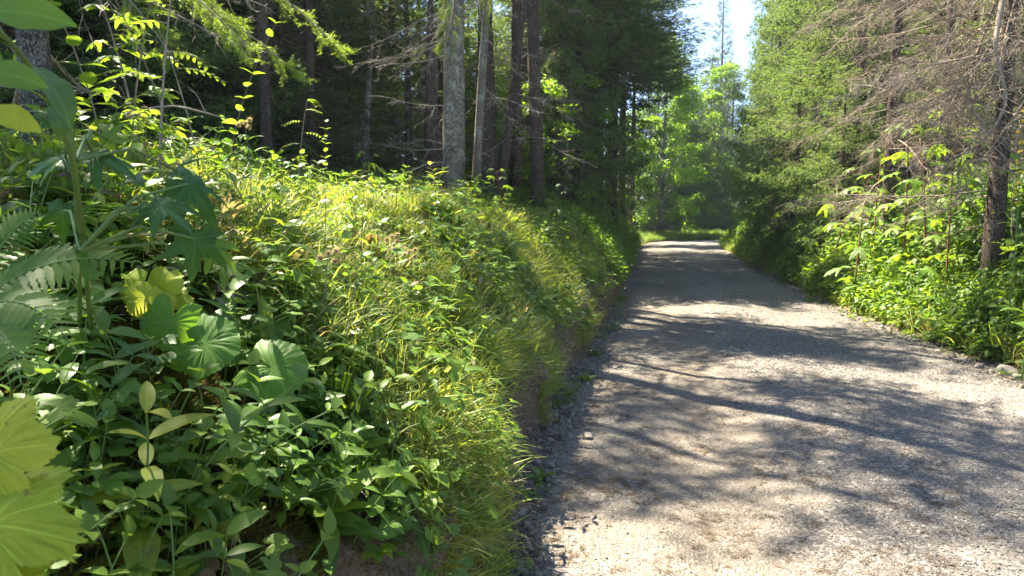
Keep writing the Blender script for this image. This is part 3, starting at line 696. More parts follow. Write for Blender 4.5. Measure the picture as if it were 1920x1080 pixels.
x, y, s = cat3(bank_pts(1, 2400, 7, 22, .15, 3.2, 1.1, 1, 45), bank_pts(1, 1800, 20, 50, .0, 3.2, 1, 1, 46), bank_pts(-1, 2600, 28, 58, .0, 6, 1, 1, 47))
herb_cover("grass", [grass_tuft(48 + i, 34, [.3, .42, .34][i], ['grass', 'grass', 'straw'][i], .006, .1) for i in range(3)], x, y, s, .6, .7, 1.3, 49, [.45, .33, .22], "taller grass along the far verges of the road")
# moss cushions
g = G()
for i in range(170):
    a = random.uniform(0, 6.3); q = random.random() ** .5 * .07; hh = .022 * (1 - (q / .07) ** 2); p = np.array([math.cos(a) * q, math.sin(a) * q, hh - .004]); d = np.array([random.gauss(0, .35), random.gauss(0, .35), 1]) * .016
    sd = np.array([math.cos(a * 7), math.sin(a * 7), 0]) * .0028; g.add([p - sd, p + sd, p + d], [[0, 1, 2]], rnd=random.random(), smooth=False)
mossm = [g.mesh("moss", M['moss'])]
x, y, s = bank_pts(-1, 3600, .8, 6.5, .1, 2.6, 1, 1.1, 51)
k = (wob(x, y, .8, 12) > -.35); herb_cover("moss", mossm, x[k], y[k], s[k], .95, .8, 1.6, 52, label="olive brown moss cushions on the near bank", hgt=0, nearcam=.5)
# dead leaf litter
litter = [G().add(*LEAF['dead']).mesh("dead_leaf", M['brownleaf']), G().add(*LEAF['dead2']).mesh("dead_leaf", M['brownleaf']), G().add(*LEAF['dead']).mesh("dead_leaf", M['greyleaf'])]
x, y, s = cat3(bank_pts(-1, 500, .9, 7, .3, 3, 1, 1.2, 53), bank_pts(-1, 500, 4, 16, 2, 8, 1, 1, 54))
herb_cover("fallen_leaves", litter, x, y, s, .9, .6, 1.2, 55, [.4, .35, .25], "curled brown leaves fallen on the bank", lift=.012, hgt=0)

# ------------------------------------------------------------------ spruce crowns
def needles(g, B, D, Ln, Wd, k, r, spread=.55, mat=0):
    "k thin needle blades fanned about each direction D from base B"
    n = len(B); B = np.repeat(B, k, 0); D = np.repeat(D, k, 0) + r.normal(0, spread, (n * k, 3)); D /= np.linalg.norm(D, axis=1, keepdims=True)
    Ln = np.repeat(Ln, k) * r.uniform(.6, 1.2, n * k); S = np.cross(D, r.normal(size=(n * k, 3))); S /= np.linalg.norm(S, axis=1, keepdims=True) + 1e-9; S *= Wd / 2
    m = B + D * (Ln * .35)[:, None]; V = np.stack([B, m - S, B + D * Ln[:, None], m + S], 1).reshape(-1, 3)
    i = np.arange(n * k) * 4; rn = np.repeat(r.random(n), k) * .5 + r.random(n * k) * .15
    g.add(V, np.stack([i, i + 1, i + 2, i + 3], 1), rnd=rn, mat=mat)

def spruce_crown(seed, Ht, zb, rmax, step=.36, droop=.3, mat='spruce', hang=.7, tw=.12, nl=.10, wd=.02, k=4, sparse=1.0, expo=.85):
    r = np.random.default_rng(seed); g = G(); z = zb
    while z < Ht - .15:
        fr = (z - zb) / (Ht - zb)
        for b in range(r.integers(4, 7)):
            if r.random() > sparse: continue
            Rr = (rmax * (1 - fr) ** expo * r.uniform(.65, 1.12) + .15) * (0.7 + .3 * min(1, fr / .12)); a = r.uniform(0, 6.3)
            e0 = -.15 + .75 * fr + r.normal(0, .08); zz = z + r.uniform(-.15, .15); o = np.array([math.cos(a), math.sin(a), 0]); la = np.array([-o[1], o[0], 0])
            t = np.linspace(0, 1, 6); pz = Rr * (e0 * t - droop * np.sin(math.pi * .8 * t)); path = o * (Rr * t)[:, None]; path[:, 2] += zz + pz
            g.add(*tube(path, np.linspace(.006 + .007 * Rr, .002, 6), 3), mat=1)
            nt_ = max(4, int(2 * Rr / tw)); tt = np.sqrt(r.uniform(.03, 1, nt_)); sgn = np.where(r.random(nt_) < .5, -1, 1)
            bp = np.stack([np.interp(tt, t, path[:, c]) for c in range(3)], 1)
            ll = (.16 + .34 * (1 - tt)) * min(1.3, .35 + Rr / 1.6) * r.uniform(.6, 1.2, nt_)
            dr = o[None] * .7 + la[None] * (sgn * .9)[:, None] + np.array([[0, 0, -1]]) * (hang * r.uniform(.2, 1.3, nt_) * (1 - .8 * fr))[:, None]; dr /= np.linalg.norm(dr, axis=1, keepdims=True)
            ns = np.maximum(2, (ll / (nl * .62)).astype(int)); idx = np.repeat(np.arange(nt_), ns)
            q = r.random(len(idx)); sag = np.zeros((len(idx), 3)); sag[:, 2] = -.5 * hang * q * q * ll[idx]
            needles(g, bp[idx] + dr[idx] * (ll[idx] * q)[:, None] + sag, dr[idx] * .8 + sag * 2, np.full(len(idx), nl), wd, k, r)
        z += step * r.uniform(.7, 1.3) * (1 - .35 * fr)
    return g.mesh("crown", [M[mat], M['twig_dark']])

def dead_branch(seed, L, sub=11, mat='twig', droop=.25, fine=1.0, th=.010):
    "bare drooping conifer branch along +X with curled twigs"
    r = np.random.default_rng(seed); g = G(); t = np.linspace(0, 1, 9)
    path = np.stack([L * t, .05 * L * np.sin(t * 4 + seed), -L * droop * t ** 1.4 + .03 * L * np.sin(t * 6 + seed * 2)], 1); g.add(*tube(path, np.linspace(th, .002, 9), 5))
    for i in range(sub):
        q = r.uniform(.12, .98); p = np.array([np.interp(q, t, path[:, c]) for c in range(3)]); l = L * r.uniform(.12, .36) * (1.15 - q * .6) * fine
        sd = r.choice([-1, 1]); d = np.array([.75, sd * r.uniform(.5, 1.0), r.uniform(-.8, .15)]); d /= np.linalg.norm(d); u = np.linspace(0, 1, 6); cv = r.uniform(-.2, .6)
        pp = p + d * (l * u)[:, None]; pp[:, 2] += l * cv * u ** 2 - l * .25 * u; pp[:, 0] += .1 * l * np.sin(u * 5 + i)
        g.add(*tube(pp, np.linspace(th * .4, .0012, 6), 4))
        for j in range(int(7 * fine) + 2):
            q2 = r.uniform(.15, 1); p2 = np.array([np.interp(q2, u, pp[:, c]) for c in range(3)]); l2 = l * r.uniform(.12, .35)
            d2 = r.normal(0, 1, 3) * [1, 1, .8] + d * .9 + [0, 0, -.3]; d2 /= np.linalg.norm(d2); u2 = np.linspace(0, 1, 4); p3 = p2 + d2 * (l2 * u2)[:, None]; p3[:, 2] += l2 * .4 * u2 ** 2 * r.choice([-1, 1])
            g.add(*tube(p3, np.linspace(.003, .0012, 4), 3))
    return g.mesh("branch", M[mat])

CR = {
 'tall': spruce_crown(1, 15, 0, 2.5, mat='spruce'), 'tall2': spruce_crown(2, 16, 0, 2.9, droop=.38, hang=1.0, mat='spruce'),
 'full': spruce_crown(3, 14, 0, 2.9, step=.30, tw=.085, k=5, droop=.32, hang=.9, mat='spruce_light'), 'slim': spruce_crown(4, 12, 0, 1.7, step=.34, mat='spruce'),
 'young': spruce_crown(5, 8, 0, 2.0, step=.28, tw=.10, mat='spruce_light'), 'sparse': spruce_crown(6, 9, 0, 1.5, sparse=.6, step=.45, mat='spruce'),
 'light': spruce_crown(8, 13, 0, 2.6, step=.30, tw=.09, k=5, hang=1.1, mat='spruce_light'),
}
DB = [dead_branch(i, [1.1, 1.5, .8, 1.3][i], 11, 'twig') for i in range(4)]
DBX = [dead_branch(10 + i, [2.6, 3.2, 2.2, 2.8][i], 28, 'twig_dark', .22, .9, .015) for i in range(4)] + [dead_branch(20 + i, [2.4, 3.0][i], 26, 'twig', .3, .9, .014) for i in range(2)]
FB = []

def trunk_mesh(r0, h, seed, lean=(0, 0), bend=.0, mat='bark', sides=18, flare=.45, rings=46):
    r = np.random.default_rng(seed); t = np.linspace(0, 1, rings) ** 1.25; z = t * h - .25
    rad = r0 * (1 - .85 * t) * (1 + flare * np.exp(-(t * h) / .28)); a = r.uniform(0, 6, 2)
    P = np.stack([lean[0] * z + bend * np.sin(z * .9 + a[0]), lean[1] * z + bend * np.sin(z * .8 + a[1]), z], 1)
    V, Fc = tube(P, rad, sides); th = np.tile(np.arange(sides) * 2 * math.pi / sides, rings); zz = np.repeat(z, sides)
    k = 1 + .06 * np.sin(th * 3 + zz * 1.7 + a[0]) + .035 * np.sin(th * 7 + zz * 6) + .02 * r.normal(size=len(V)) + .14 * np.exp(-np.clip(zz, 0, None) / .25) * np.sin(th * 5 + a[1])
    C = np.repeat(P, sides, 0); V = C + (V - C) * k[:, None]
    g = G(); g.add(V, Fc, rnd=0)
    for i in range(int(h * 3.5) if sides > 12 else 0):
        zz = r.uniform(.3, h * .75); a_ = r.uniform(0, 6.3); R0 = np.interp(zz, P[:, 2], rad); c = np.array([np.interp(zz, P[:, 2], P[:, 0]), np.interp(zz, P[:, 2], P[:, 1]), zz]); d_ = np.array([math.cos(a_), math.sin(a_), r.uniform(-.3, .3)]); l_ = r.uniform(.02, .16)
        g.add(*tube([c + d_ * R0 * .7, c + d_ * (R0 + l_ * .5), c + d_ * (R0 + l_) + [0, 0, r.normal(0, .02)]], [.011, .007, .003], 4))
    me = g.mesh("trunk", M[mat]); return me, P
nTree = [0]
TM = [(60, "the grey trunk"), (235, "the rowans"), (430, "the black gap's edge"), (505, "the slim dark trunk"), (590, "the very thin trunk"), (685, "the slender pale stem"), (768, "the dim trunk"), (815, "the thick dark trunk"), (853, "the bright pale trunk"), (912, "the broad dark trunk"), (968, "the mottled trunk"), (1003, "the wavy trunk"), (1086, "the stout reddish trunk"), (1152, "the slim roadside trunk"), (1238, "the sunlit beech"),
      (1345, "the sky gap"), (1436, "the light green spruce"), (1520, "the large dense spruce"), (1600, "the drooping green spruce"), (1665, "the trunk wrapped in bare branches"), (1760, "the thin hidden trunk"), (1868, "the thick scaly trunk"), (1990, "the bare spruce at the frame edge")]
tused = set()
def tree_label(px, d, crown, word="spruce"):
    k = {'tall': "tall", 'tall2': "broad drooping", 'young': "bushy young", 'slim': "narrow", 'full': "full green", 'light': "light green", 'sparse': "sparse"}[crown]
    dw = "close behind" if d < 13 else "behind" if d < 20 else "well behind" if d < 28 else "far behind" if d < 38 else "deep in the forest behind"
    for m in sorted(TM, key=lambda q: abs(q[0] - px))[:4]:
        for x_ in ("", "dim ", "shaded "):
            l = f"{x_}{k} {word} {dw} {m[1]}"
            if l not in tused: tused.add(l); return l
def tree(px, dist, r0, h, crown, zb, label, mat='bark', name="spruce_tree", cs=1.0, lean=(0, 0), bend=.0, dead=0, dz=(1.0, 5.0), deadset=None, group=None, cat="spruce tree", aim=None, dsc=1.0, csz=None, spin=None, flare=.8, tallok=False):
    "px: picture column used only to choose the bearing; dist: metres from the camera"
    nTree[0] += 1; sd = nTree[0] * 13; h = h if tallok else min(h, 2.8 + .35 * dist)
    d = ray(px, 400); d = Vector((d.x, d.y, 0)).normalized(); X, Y = d.x * dist, d.y * dist; z = Hf(X, Y)
    if X < -3.2 and not tallok: h = min(h, 2.6 + 1.2 * (-X - 2.8))
    ro = root(name, Vector((X, Y, z)), label, cat, group)
    me, P = trunk_mesh(r0, h, sd, lean, bend, mat, flare=flare); obj("trunk", me, ro)
    if crown:
        rr = np.interp(zb, P[:, 2], P[:, 0]), np.interp(zb, P[:, 2], P[:, 1])
        top = {'tall': 15, 'tall2': 16, 'full': 14, 'slim': 12, 'young': 8, 'sparse': 9, 'light': 13}[crown]
        sz = csz or (h - zb + .4) / top
        o = obj("crown", CR[crown], ro, Matrix.Translation((rr[0], rr[1], zb)) @ Matrix.Rotation(sd if spin is None else spin, 4, 'Z') @ Matrix.Diagonal((cs, cs, sz, 1)))
    r = np.random.default_rng(sd)
    for i in range(dead):
        zz = r.uniform(*dz); a = r.uniform(0, 6.3) if aim is None else aim[0] + r.normal(0, aim[1]); x = np.interp(zz, P[:, 2], P[:, 0]); y = np.interp(zz, P[:, 2], P[:, 1])
        m_ = (deadset or DB)[r.integers(len(deadset or DB))]; s = r.uniform(.6, 1.15) * dsc
        obj("branch", m_, ro, Matrix.Translation((x, y, zz)) @ Matrix.Rotation(a, 4, 'Z') @ Matrix.Rotation(r.normal(0, .25), 4, 'Y') @ Matrix.Rotation(r.normal(0, .5), 4, 'X') @ Matrix.Scale(s, 4))
    return ro

def broad_tree(px, dist, r0, h, rad, label, name="beech_tree", mat='beech', zb=1.5, seed=1, nc=70, nl=170, ls=.10, trunks=1, cat="tree", bark='bark_grey', group=None):
    d = ray(px, 400); d = Vector((d.x, d.y, 0)).normalized(); X, Y = d.x * dist, d.y * dist
    ro = root(name, Vector((X, Y, Hf(X, Y))), label, cat, group); r = np.random.default_rng(seed)
    for k in range(trunks):
        me, P = trunk_mesh(r0 * (1 - .3 * k), h * .9, seed + k, (.03 - .07 * k, .02), .05, bark, 10, rings=20)
        obj("trunk", me, ro, Matrix.Translation((-.45 * k, 0, 0)))
    g = G(); n = nc; a = r.uniform(0, 6.3, n); zz = zb + (h - zb) * r.random(n) ** .85; fr = (zz - zb) / (h - zb); q = rad * np.sin(math.pi * np.clip(.18 + .82 * fr, 0, 1)) ** .6 * r.uniform(.25, 1, n) ** .5
    C = np.stack([np.cos(a) * q, np.sin(a) * q, zz], 1); lg = G()
    for c in C:
        b = np.array([0, 0, max(zb * .7, c[2] - np.hypot(c[0], c[1]) * .8)]); b[2] = min(b[2], h * .85)
        t = np.linspace(0, 1, 5)[:, None]; pth = b + (c - b) * t; pth[:, 2] += .15 * np.sin(t[:, 0] * 3); lg.add(*tube(pth, np.linspace(r0 * .22, .006, 5), 4))
    N_ = n * nl; ci = np.repeat(np.arange(n), nl); u = r.normal(size=(N_, 3)); u /= np.linalg.norm(u, axis=1, keepdims=True)
    cr = np.repeat(r.uniform(.35, .8, n) * rad * .42, nl); Pn = C[ci] + u * (cr * r.random(N_) ** .4)[:, None] * [1, 1, .55]
    D = r.normal(size=(N_, 3)) * [1, 1, .5]; D /= np.linalg.norm(D, axis=1, keepdims=True); S = np.cross(D, [0, 0, 1]) + r.normal(0, .4, (N_, 3)); S /= np.linalg.norm(S, axis=1, keepdims=True)
    L_ = ls * r.uniform(.7, 1.3, N_)[:, None]; V = np.stack([Pn, Pn + D * L_ * .5 - S * L_ * .32, Pn + D * L_, Pn + D * L_ * .5 + S * L_ * .32], 1).reshape(-1, 3); i = np.arange(N_) * 4
    g.add(V, np.stack([i, i + 1, i + 2, i + 3], 1), rnd=np.repeat(r.random(n), nl) * .5 + r.random(N_) * .5, smooth=False)
    obj("crown", g.mesh("crown", M[mat]), ro); obj("limbs", lg.mesh("limbs", M[bark]), ro)
    return ro

# ---- the trees left of the road
tree(853, 8.3, .135, 13, 'sparse', 4.6, "pale straight spruce trunk with bare dead twigs, the brightest trunk on the bank", 'bark_pale', dead=26, dz=(.1, 3.6), aim=(3.3, 1.0), dsc=.8, bend=.02, cs=.9, flare=.25, tallok=True)
tree(888, 8.9, .058, 10, 'sparse', 5.0, "slim pale trunk leaning right close behind the bright pale spruce", 'bark_pale', lean=(.085, 0), bend=.03, dead=5, dz=(.5, 3), cs=.7, tallok=True)
tree(815, 11.3, .17, 15, 'sparse', 5.5, "thick dark brown trunk left of the bright pale spruce", dead=6, dz=(1, 4), bend=.03)
tree(912, 12.2, .21, 16, 'slim', 6, "broad dark trunk between the leaning pale trunk and the bank shrubs", dead=6, dz=(1, 5))
tree(930, 11.0, .085, 11, 'sparse', 5.5, "thin grey trunk bent to the right in the cluster of stems", 'bark', lean=(.13, .03), bend=.04, dead=4, dz=(1, 4), cs=.7)
tree(968, 13.2, .11, 14, 'sparse', 6, "straight mottled trunk in the middle of the stem cluster", dead=5, dz=(1, 5), tallok=True)
tree(1003, 12.0, .12, 14, 'sparse', 5.0, "slightly wavy mottled trunk at the right end of the stem cluster", bend=.06, dead=6, dz=(1, 4), tallok=True)
tree(696, 12.5, .07, 11, 'sparse', 5, "slender pale stem standing alone in the dark forest gap", 'bark_pale', bend=.08, dead=9, dz=(.3, 4))
tree(675, 14, .06, 10, 'sparse', 4.5, "thin crooked stem beside the slender pale one", 'bark_pale', lean=(.05, 0), bend=.12, dead=8, dz=(.3, 4))
tree(768, 14.5, .10, 13, 'slim', 5, "dim mid sized trunk half hidden left of the dark thick trunk", dead=10, dz=(.5, 4.5))
tree(1086, 17, .19, 17, 'tall', 3.6, "stout reddish trunk rising from the bank under the dark crown", dead=4, dz=(1.5, 5))
tree(1120, 20.5, .17, 17, 'tall2', 3.4, "dark trunk just right of the stout reddish one", dead=4, dz=(1.5, 5))
tree(1152, 19.5, .075, 15, 'tall', 3.6, "slim dark trunk nearest the road edge with a drooping crown", dead=3, dz=(1.5, 4), cs=.85)
tree(74, 4.0, .078, 9, 'sparse', 5.5, "grey trunk behind the big leaves in the upper corner", 'bark_grey', dead=9, dz=(.4, 2.2), bend=.02, cs=.8)
for i, (px, d, c, zb, cs) in enumerate([(1145, 24, 'tall2', 4.6, 1.3), (1165, 30, 'tall', 6.0, 1.5), (1108, 27, 'tall2', 1.2, 1.0), (1185, 37, 'tall2', 8.5, 1.4)]):
    tree(px, d, .18, [15, 12.5, 14, 11][i], c, zb, ["dark drooping spruce whose crown overhangs the road edge", "second dark spruce along the road edge, behind the overhanging one", "dark spruce set back from the road behind the slim trunk", "tall dark spruce rising behind the bright beech"][i], dead=0, cs=cs)
# forest depth, left
tree(-80, 5.9, .12, 10, 'sparse', 4.6, "thin crowned spruce shading the forest edge beyond the picture's corner", cs=1.15, tallok=True)  # unseen tree, added so the near bank falls in shade
tree(505, 9.6, .075, 14, 'sparse', 8.0, "slim dark trunk added in the black gap, its high crown shading the road", cs=1.25, tallok=True, dead=3, dz=(2, 5))  # extra trunk, put in for its crown's shade on the near road
tree(590, 11.5, .07, 15, 'sparse', 8.5, "very thin trunk added at the right side of the black gap to shade the road", cs=1.1, tallok=True, dead=4, dz=(2, 5))  # another extra trunk whose high crown dapples the road
for px, d, h_, lab in [(1062, 15, 3.6, "leafy beech sapling standing among the dark trunks"), (1012, 14, 2.6, "low beech bush at the foot of the wavy trunk"), (935, 12.8, 2.4, "beech bush tangled between the clustered stems"), (1105, 18.5, 3.0, "sunlit beech bush by the stout reddish trunk"), (640, 15, 2.2, "pale leafed bush glowing in the forest gap"), (1150, 23, 3, "small beech by the road behind the slim dark trunk")]:
    broad_tree(px, d, .03, h_, .9, lab, name="beech_sapling", zb=.3, seed=int(px), nc=16, nl=70, ls=.09, cat="sapling", group="young beeches in the left forest")
lf = "deep shade spruce in the forest interior on the bank"
pts = [(20, 9, 'young'), (150, 11.5, 'tall'), (235, 9.8, 'young'), (330, 12, 'tall'), (430, 15, 'slim'), (520, 12, 'tall2'), (590, 17, 'tall'), (640, 20, 'slim'), (720, 19, 'tall2'), (790, 21, 'tall'), (860, 18, 'slim'), (950, 19, 'tall'), (1010, 24, 'slim'),
       (1045, 21, 'tall2'), (1075, 30, 'tall'), (1110, 34, 'tall2'), (-90, 10, 'tall2'), (80, 16, 'tall2'), (210, 19, 'tall'), (300, 22, 'tall2'), (390, 24, 'tall'), (480, 26, 'tall2'), (560, 28, 'tall'), (660, 29, 'tall2'), (750, 31, 'tall'), (840, 33, 'tall2'), (920, 34, 'tall'), (1000, 38, 'tall2'), (1080, 42, 'tall'), (1150, 44, 'tall2'), (-200, 14, 'tall'), (400, 11.5, 'young'), (470, 12.5, 'tall'), (545, 15, 'tall2'), (610, 14, 'young'), (350, 17, 'tall2'), (900, 15.5, 'young'), (985, 16, 'young'), (1055, 16.5, 'young'), (830, 15, 'young'), (740, 17, 'young'), (1030, 19, 'tall2'), (1095, 24, 'young'), (120, 14, 'tall'), (270, 14.5, 'tall2'), (700, 24, 'tall'), (880, 25, 'tall2'), (970, 28, 'tall')]
for i, (px, d, c) in enumerate(pts):
    tree(px, d, .13 + .04 * (i % 3), 15 + i % 4, c, [.4, 1.0, .2, .7][i % 4] if d > 10 else .8, tree_label(px, d, c), group="spruces filling the forest behind the bank", cs=.95, dead=0)
# ---- trees at the end of the road
broad_tree(1238, 43, .17, 11.5, 2.5, "bright sunlit beech with a forked pale trunk at the road's end", seed=5, trunks=2, zb=.5, nc=120, nl=200, ls=.16)
broad_tree(1285, 49, .13, 9.5, 2.3, "lime green broadleaf tree leaning out behind the beech at the bend", seed=8, mat='lime', zb=.4, nc=60, nl=180, ls=.17)
broad_tree(1172, 35, .08, 5.5, 1.5, "small leafy tree on the verge below the dark spruces", seed=9, mat='beech', zb=.6, nc=40, nl=150, ls=.13)
for i, px in enumerate([1196, 1222, 1252, 1280, 1308, 1334]):
    tree(px, 50 + 2.5 * (i % 3), .14, 8.5 + 1.5 * (i % 2), ['full', 'tall2', 'young'][i % 3], .1, tree_label(px, 50, ['full', 'tall2', 'young'][i % 3], 'low spruce'), group="low spruces behind the bend", cs=1.2)
tree(1328, 62, .2, 13.5, 'light', .6, "spruce top closing the strip of sky from below", cs=1.3)
tree(1368, 60, .2, 12.5, 'light', .6, "second spruce top below the strip of sky", cs=1.3)
tree(1345, 66, .22, 19.5, 'tall', 1.5, "distant bluish spruce standing in the sky gap", cs=1.0)
tree(1300, 60, .2, 12, 'tall2', .2, "dark spruce closing the view at the end of the road", cs=1.2)
tree(1322, 58, .2, 9, 'young', .2, "low dark spruce in shade at the bend", cs=1.2)
tree(1280, 58, .2, 12, 'tall', .4, "shaded spruce behind the lime green broadleaf", cs=1.2)
broad_tree(1352, 55, .16, 12, 2.2, "pale leafy tree top between the sky gap and the big spruces", seed=12, zb=2, nc=70, nl=160, ls=.18)
for i, (px, d) in enumerate([(1180, 62), (1230, 70), (1270, 75), (1120, 55), (1330, 80), (1390, 80), (1440, 70)]):
    tree(px, d, .2, 15 if px < 1300 or px > 1400 else 11, 'tall2', .5, tree_label(px, d, 'tall2', 'distant spruce'), group="spruces beyond the bend", cs=1.25)
# ---- right of the road
tree(1452, 27, .16, 12.5, 'light', 1.2, "light green spruce beside the road with its trunk showing low down", cs=.72)
tree(1436, 34, .16, 10, 'full', .3, "feathery spruce at the road edge past the light green one", cs=.6)
tree(1412, 37, .12, 7.5, 'light', .3, "last spruce on the verge before the bend", cs=.42)
tree(1548, 24, .2, 17, 'full', 1.0, "large dense spruce reaching above the frame", cs=1.02)
tree(1500, 30, .2, 18, 'full', 1.0, "tall spruce crown edging the strip of sky", cs=1.05)
tree(1600, 19, .18, 15, 'light', 1.3, "drooping green spruce left of the dark trunk", cs=.95, dead=5, dz=(2, 6), deadset=DBX)
tree(1490, 21, .12, 5, 'young', .2, "short bushy spruce in front of the large dense ones", cs=.95)
tree(1575, 16.5, .1, 3.6, 'young', .2, "low green spruce sapling beneath the drooping one", cs=.7)
tree(1665, 13.5, .12, 15, 'sparse', 6.0, "dark slender trunk wrapped in bare brown branches", 'bark', dead=40, dz=(1.0, 6.5), deadset=DBX, bend=.03, dsc=.8)
tree(1868, 10.0, .125, 15, 'sparse', 6.0, "thick scaly trunk with a long crooked snag among the dead branches", 'bark', dead=38, dz=(.9, 5.5), deadset=DBX, dsc=.75)
tree(1990, 11.0, .16, 15, 'sparse', 6.0, "bare branched spruce at the very edge of the frame", 'bark', dead=34, dz=(1.4, 6), deadset=DBX, aim=(3.4, .8), dsc=.95)
tree(1760, 14.5, .11, 14, 'sparse', 5.5, "thin trunk lost inside the tangle of dead branches", 'bark', dead=30, dz=(1.4, 6.5), deadset=DBX, dsc=.8)
rfl = "green spruce standing behind the tangle of dead branches"
for i, (px, d, c) in enumerate([(1640, 24, 'full'), (1720, 21, 'light'), (1800, 19, 'full'), (1880, 18, 'light'), (1960, 22, 'full'), (1850, 28, 'full'), (1700, 30, 'full'), (1560, 33, 'full'), (2040, 16, 'light'), (2100, 24, 'full'), (1960, 32, 'tall'), (1780, 36, 'tall')]):
    tree(px, d, .15, 15 + i % 3, c, 1.4, tree_label(px, d, c, 'spruce'), group="spruces behind the dead branches", cs=1.0)
print("TREES", len(bpy.data.objects))
#==PART2==
# ------------------------------------------------------------------ single plants on the near bank
def campt(px, py, lift=0.0):
    p, t = hit(px, py); return p + Vector((0, 0, lift)), t
def leaf_at(ro, key, mat, px, py, d, ang, face, rpx, unit, foot=None, pm='stem', pr=.0022, name="leaf", roll=0.0):
    "a single leaf whose stalk joint lies at distance d; tip direction ang degrees in the view plane"
    p = at(px, py, d); a = R_(ang); rd = ray(px, py)
    tip = CAM_R * math.cos(a) + CAM_U * math.sin(a) + rd * -.15
    nr = -rd * face + Vector((0, 0, 1)) * (1 - face) + CAM_R * roll
    s = rpx * d / F / unit * max(.5, rd.dot(CAM_F)) ** 1.5; inv = ro.matrix_world.inverted()
    o = obj(name, leaf_mesh(key, mat), ro, inv @ frame(p, tip, nr, s))
    if foot is not None:
        f = Vector(foot); m = (p + f) / 2 + Vector((0, 0, .03)); g = G(); g.add(*tube([list(inv @ f), list(inv @ m), list(inv @ p)], [pr * 1.4, pr * 1.1, pr], 5))
        obj("stalk", g.mesh("stalk", M[pm]), ro)
    return o
def rooted(name, p, label, cat, group=None):
    return root(name, Matrix.Translation(p), label, cat, group)
def stem_obj(ro, pts, rad, mat='stem', name="stem", sides=7):
    inv = ro.matrix_world.inverted(); P = np.array([list(inv @ Vector(p)) for p in pts]); n = 14; t = np.linspace(0, 1, len(P)); u = np.linspace(0, 1, n)
    # smooth the control polygon
    Q = np.stack([np.interp(u, t, P[:, c]) for c in range(3)], 1)
    for _ in range(2): Q[1:-1] = (Q[:-2] + 2 * Q[1:-1] + Q[2:]) / 4
    g = G(); g.add(*tube(Q, np.linspace(rad, rad * .4, n), sides)); return obj(name, g.mesh(name, M[mat]), ro)

# dark maple sapling
bp = campt(150, 640)[0]
ro = rooted("maple_sapling", Vector((bp.x, bp.y, Hf(bp.x, bp.y))), "dark glossy maple sapling with deeply lobed leaves above the fern", "sapling")
stm = [ro.location.copy(), at(150, 520, 1.5), at(143, 400, 1.3), at(142, 290, 1.24), at(125, 180, 1.2)]
stem_obj(ro, stm, .005, 'stem')
S1 = at(143, 300, 1.24); S2 = at(150, 470, 1.31)
for (px, py, d, an, fa, rp, key, ft, mt) in [
    (122, 296, 1.22, 192, .35, 105, 'maple', S1, 'maple_dark'), (178, 292, 1.2, -8, .30, 118, 'maple2', S1, 'maple_dark'), (200, 262, 1.28, 60, .5, 62, 'maple2', S1, 'maple'),
    (292, 388, 1.22, 172, .4, 100, 'maple2', S2, 'maple_dark'), (300, 385, 1.16, -30, .35, 105, 'maple', S2, 'maple_dark'), (352, 345, 1.26, -38, .45, 110, 'maple3', S2, 'maple_dark'),
    (366, 448, 1.2, -96, .75, 105, 'maple', S2, 'maple_dark'), (252, 330, 1.3, 20, .3, 85, 'maple', S1, 'maple_dark'), (400, 455, 1.34, -40, .5, 85, 'maple2', S2, 'lime'), (425, 500, 1.4, -30, .4, 70, 'maple', S2, 'maple'),
    (120, 395, 1.38, -100, .5, 80, 'maple3', S2, 'maple_dark'), (90, 215, 1.3, 150, .4, 70, 'maple2', S1, 'maple_dark'), (330, 320, 1.42, 40, .3, 80, 'maple', S1, 'maple_dark')]:
    leaf_at(ro, key, mt, px, py, d * 1.1, an, fa, rp * .82, .085, ft)
# second maple sapling leaves, lit, between forest and bank
for q, (px, py, hh, sd, lab, mt) in enumerate([(690, 392, .42, 71, "pale lit maple seedling left of the bright trunk's foot", 'maple'), (742, 420, .34, 72, "small maple seedling beside the pale lit one, nearer the trunk", 'maple'),
        (800, 540, .36, 73, "broad maple seedling on the bank shoulder under the seed heads", 'maple'), (840, 520, .30, 74, "low maple seedling just right of the one under the seed heads", 'maple'),
        (520, 420, .36, 75, "grey green maple seedling behind the dark sapling", 'maple_dark'), (450, 380, .40, 76, "shaded maple seedling at the edge of the forest floor", 'maple_dark'),
        (640, 520, .26, 77, "tiny maple seedling amid the sunlit herbs", 'maple'), (945, 420, .5, 78, "maple sapling right of the bright trunk in the bank shrubs", 'maple'), (1040, 430, .6, 79, "tall maple sapling under the wavy trunk", 'maple_dark')]):
    p, t = campt(px, py); spawn("maple_seedling", 'maple', sd, Matrix.Translation(p) @ Matrix.Scale(1 if t < 6 else 1.3, 4), lab, "seedling", "maple seedlings on the bank", mt, 'redstem', h=hh)
# coltsfoot: three round leaves
base, t0 = campt(430, 800)
ro = rooted("coltsfoot", base, "coltsfoot with three round toothed leaves in a row", "herb")
for (px, py, an, rp, key, dd, rl) in [(318, 606, -112, 66, 'colts', .16, -.2), (384, 645, -18, 82, 'colts', .22, .1), (512, 690, -22, 74, 'colts2', .18, .15)]:
    _, tt = campt(px, py); leaf_at(ro, key, 'colts', px, py, tt - dd - .12, an, .75, rp, .08, base, 'redstem', .0022, roll=rl)
# yellow lobed leaves
base, t0 = campt(270, 700)
ro = rooted("gooseberry_shoot", base, "shoot with yellowing lobed leaves above the round coltsfoot leaves", "herb")
for (px, py, an, rp, dd) in [(258, 540, 215, 44, .16), (300, 535, 20, 50, .18), (292, 575, -60, 48, .15), (272, 560, 120, 42, .2), (330, 560, -20, 36, .14)]:
    _, tt = campt(px, py); leaf_at(ro, 'lobed', 'yellow', px, py, tt - dd - .12, an, .7, rp, .05, base, 'stem', .0016)
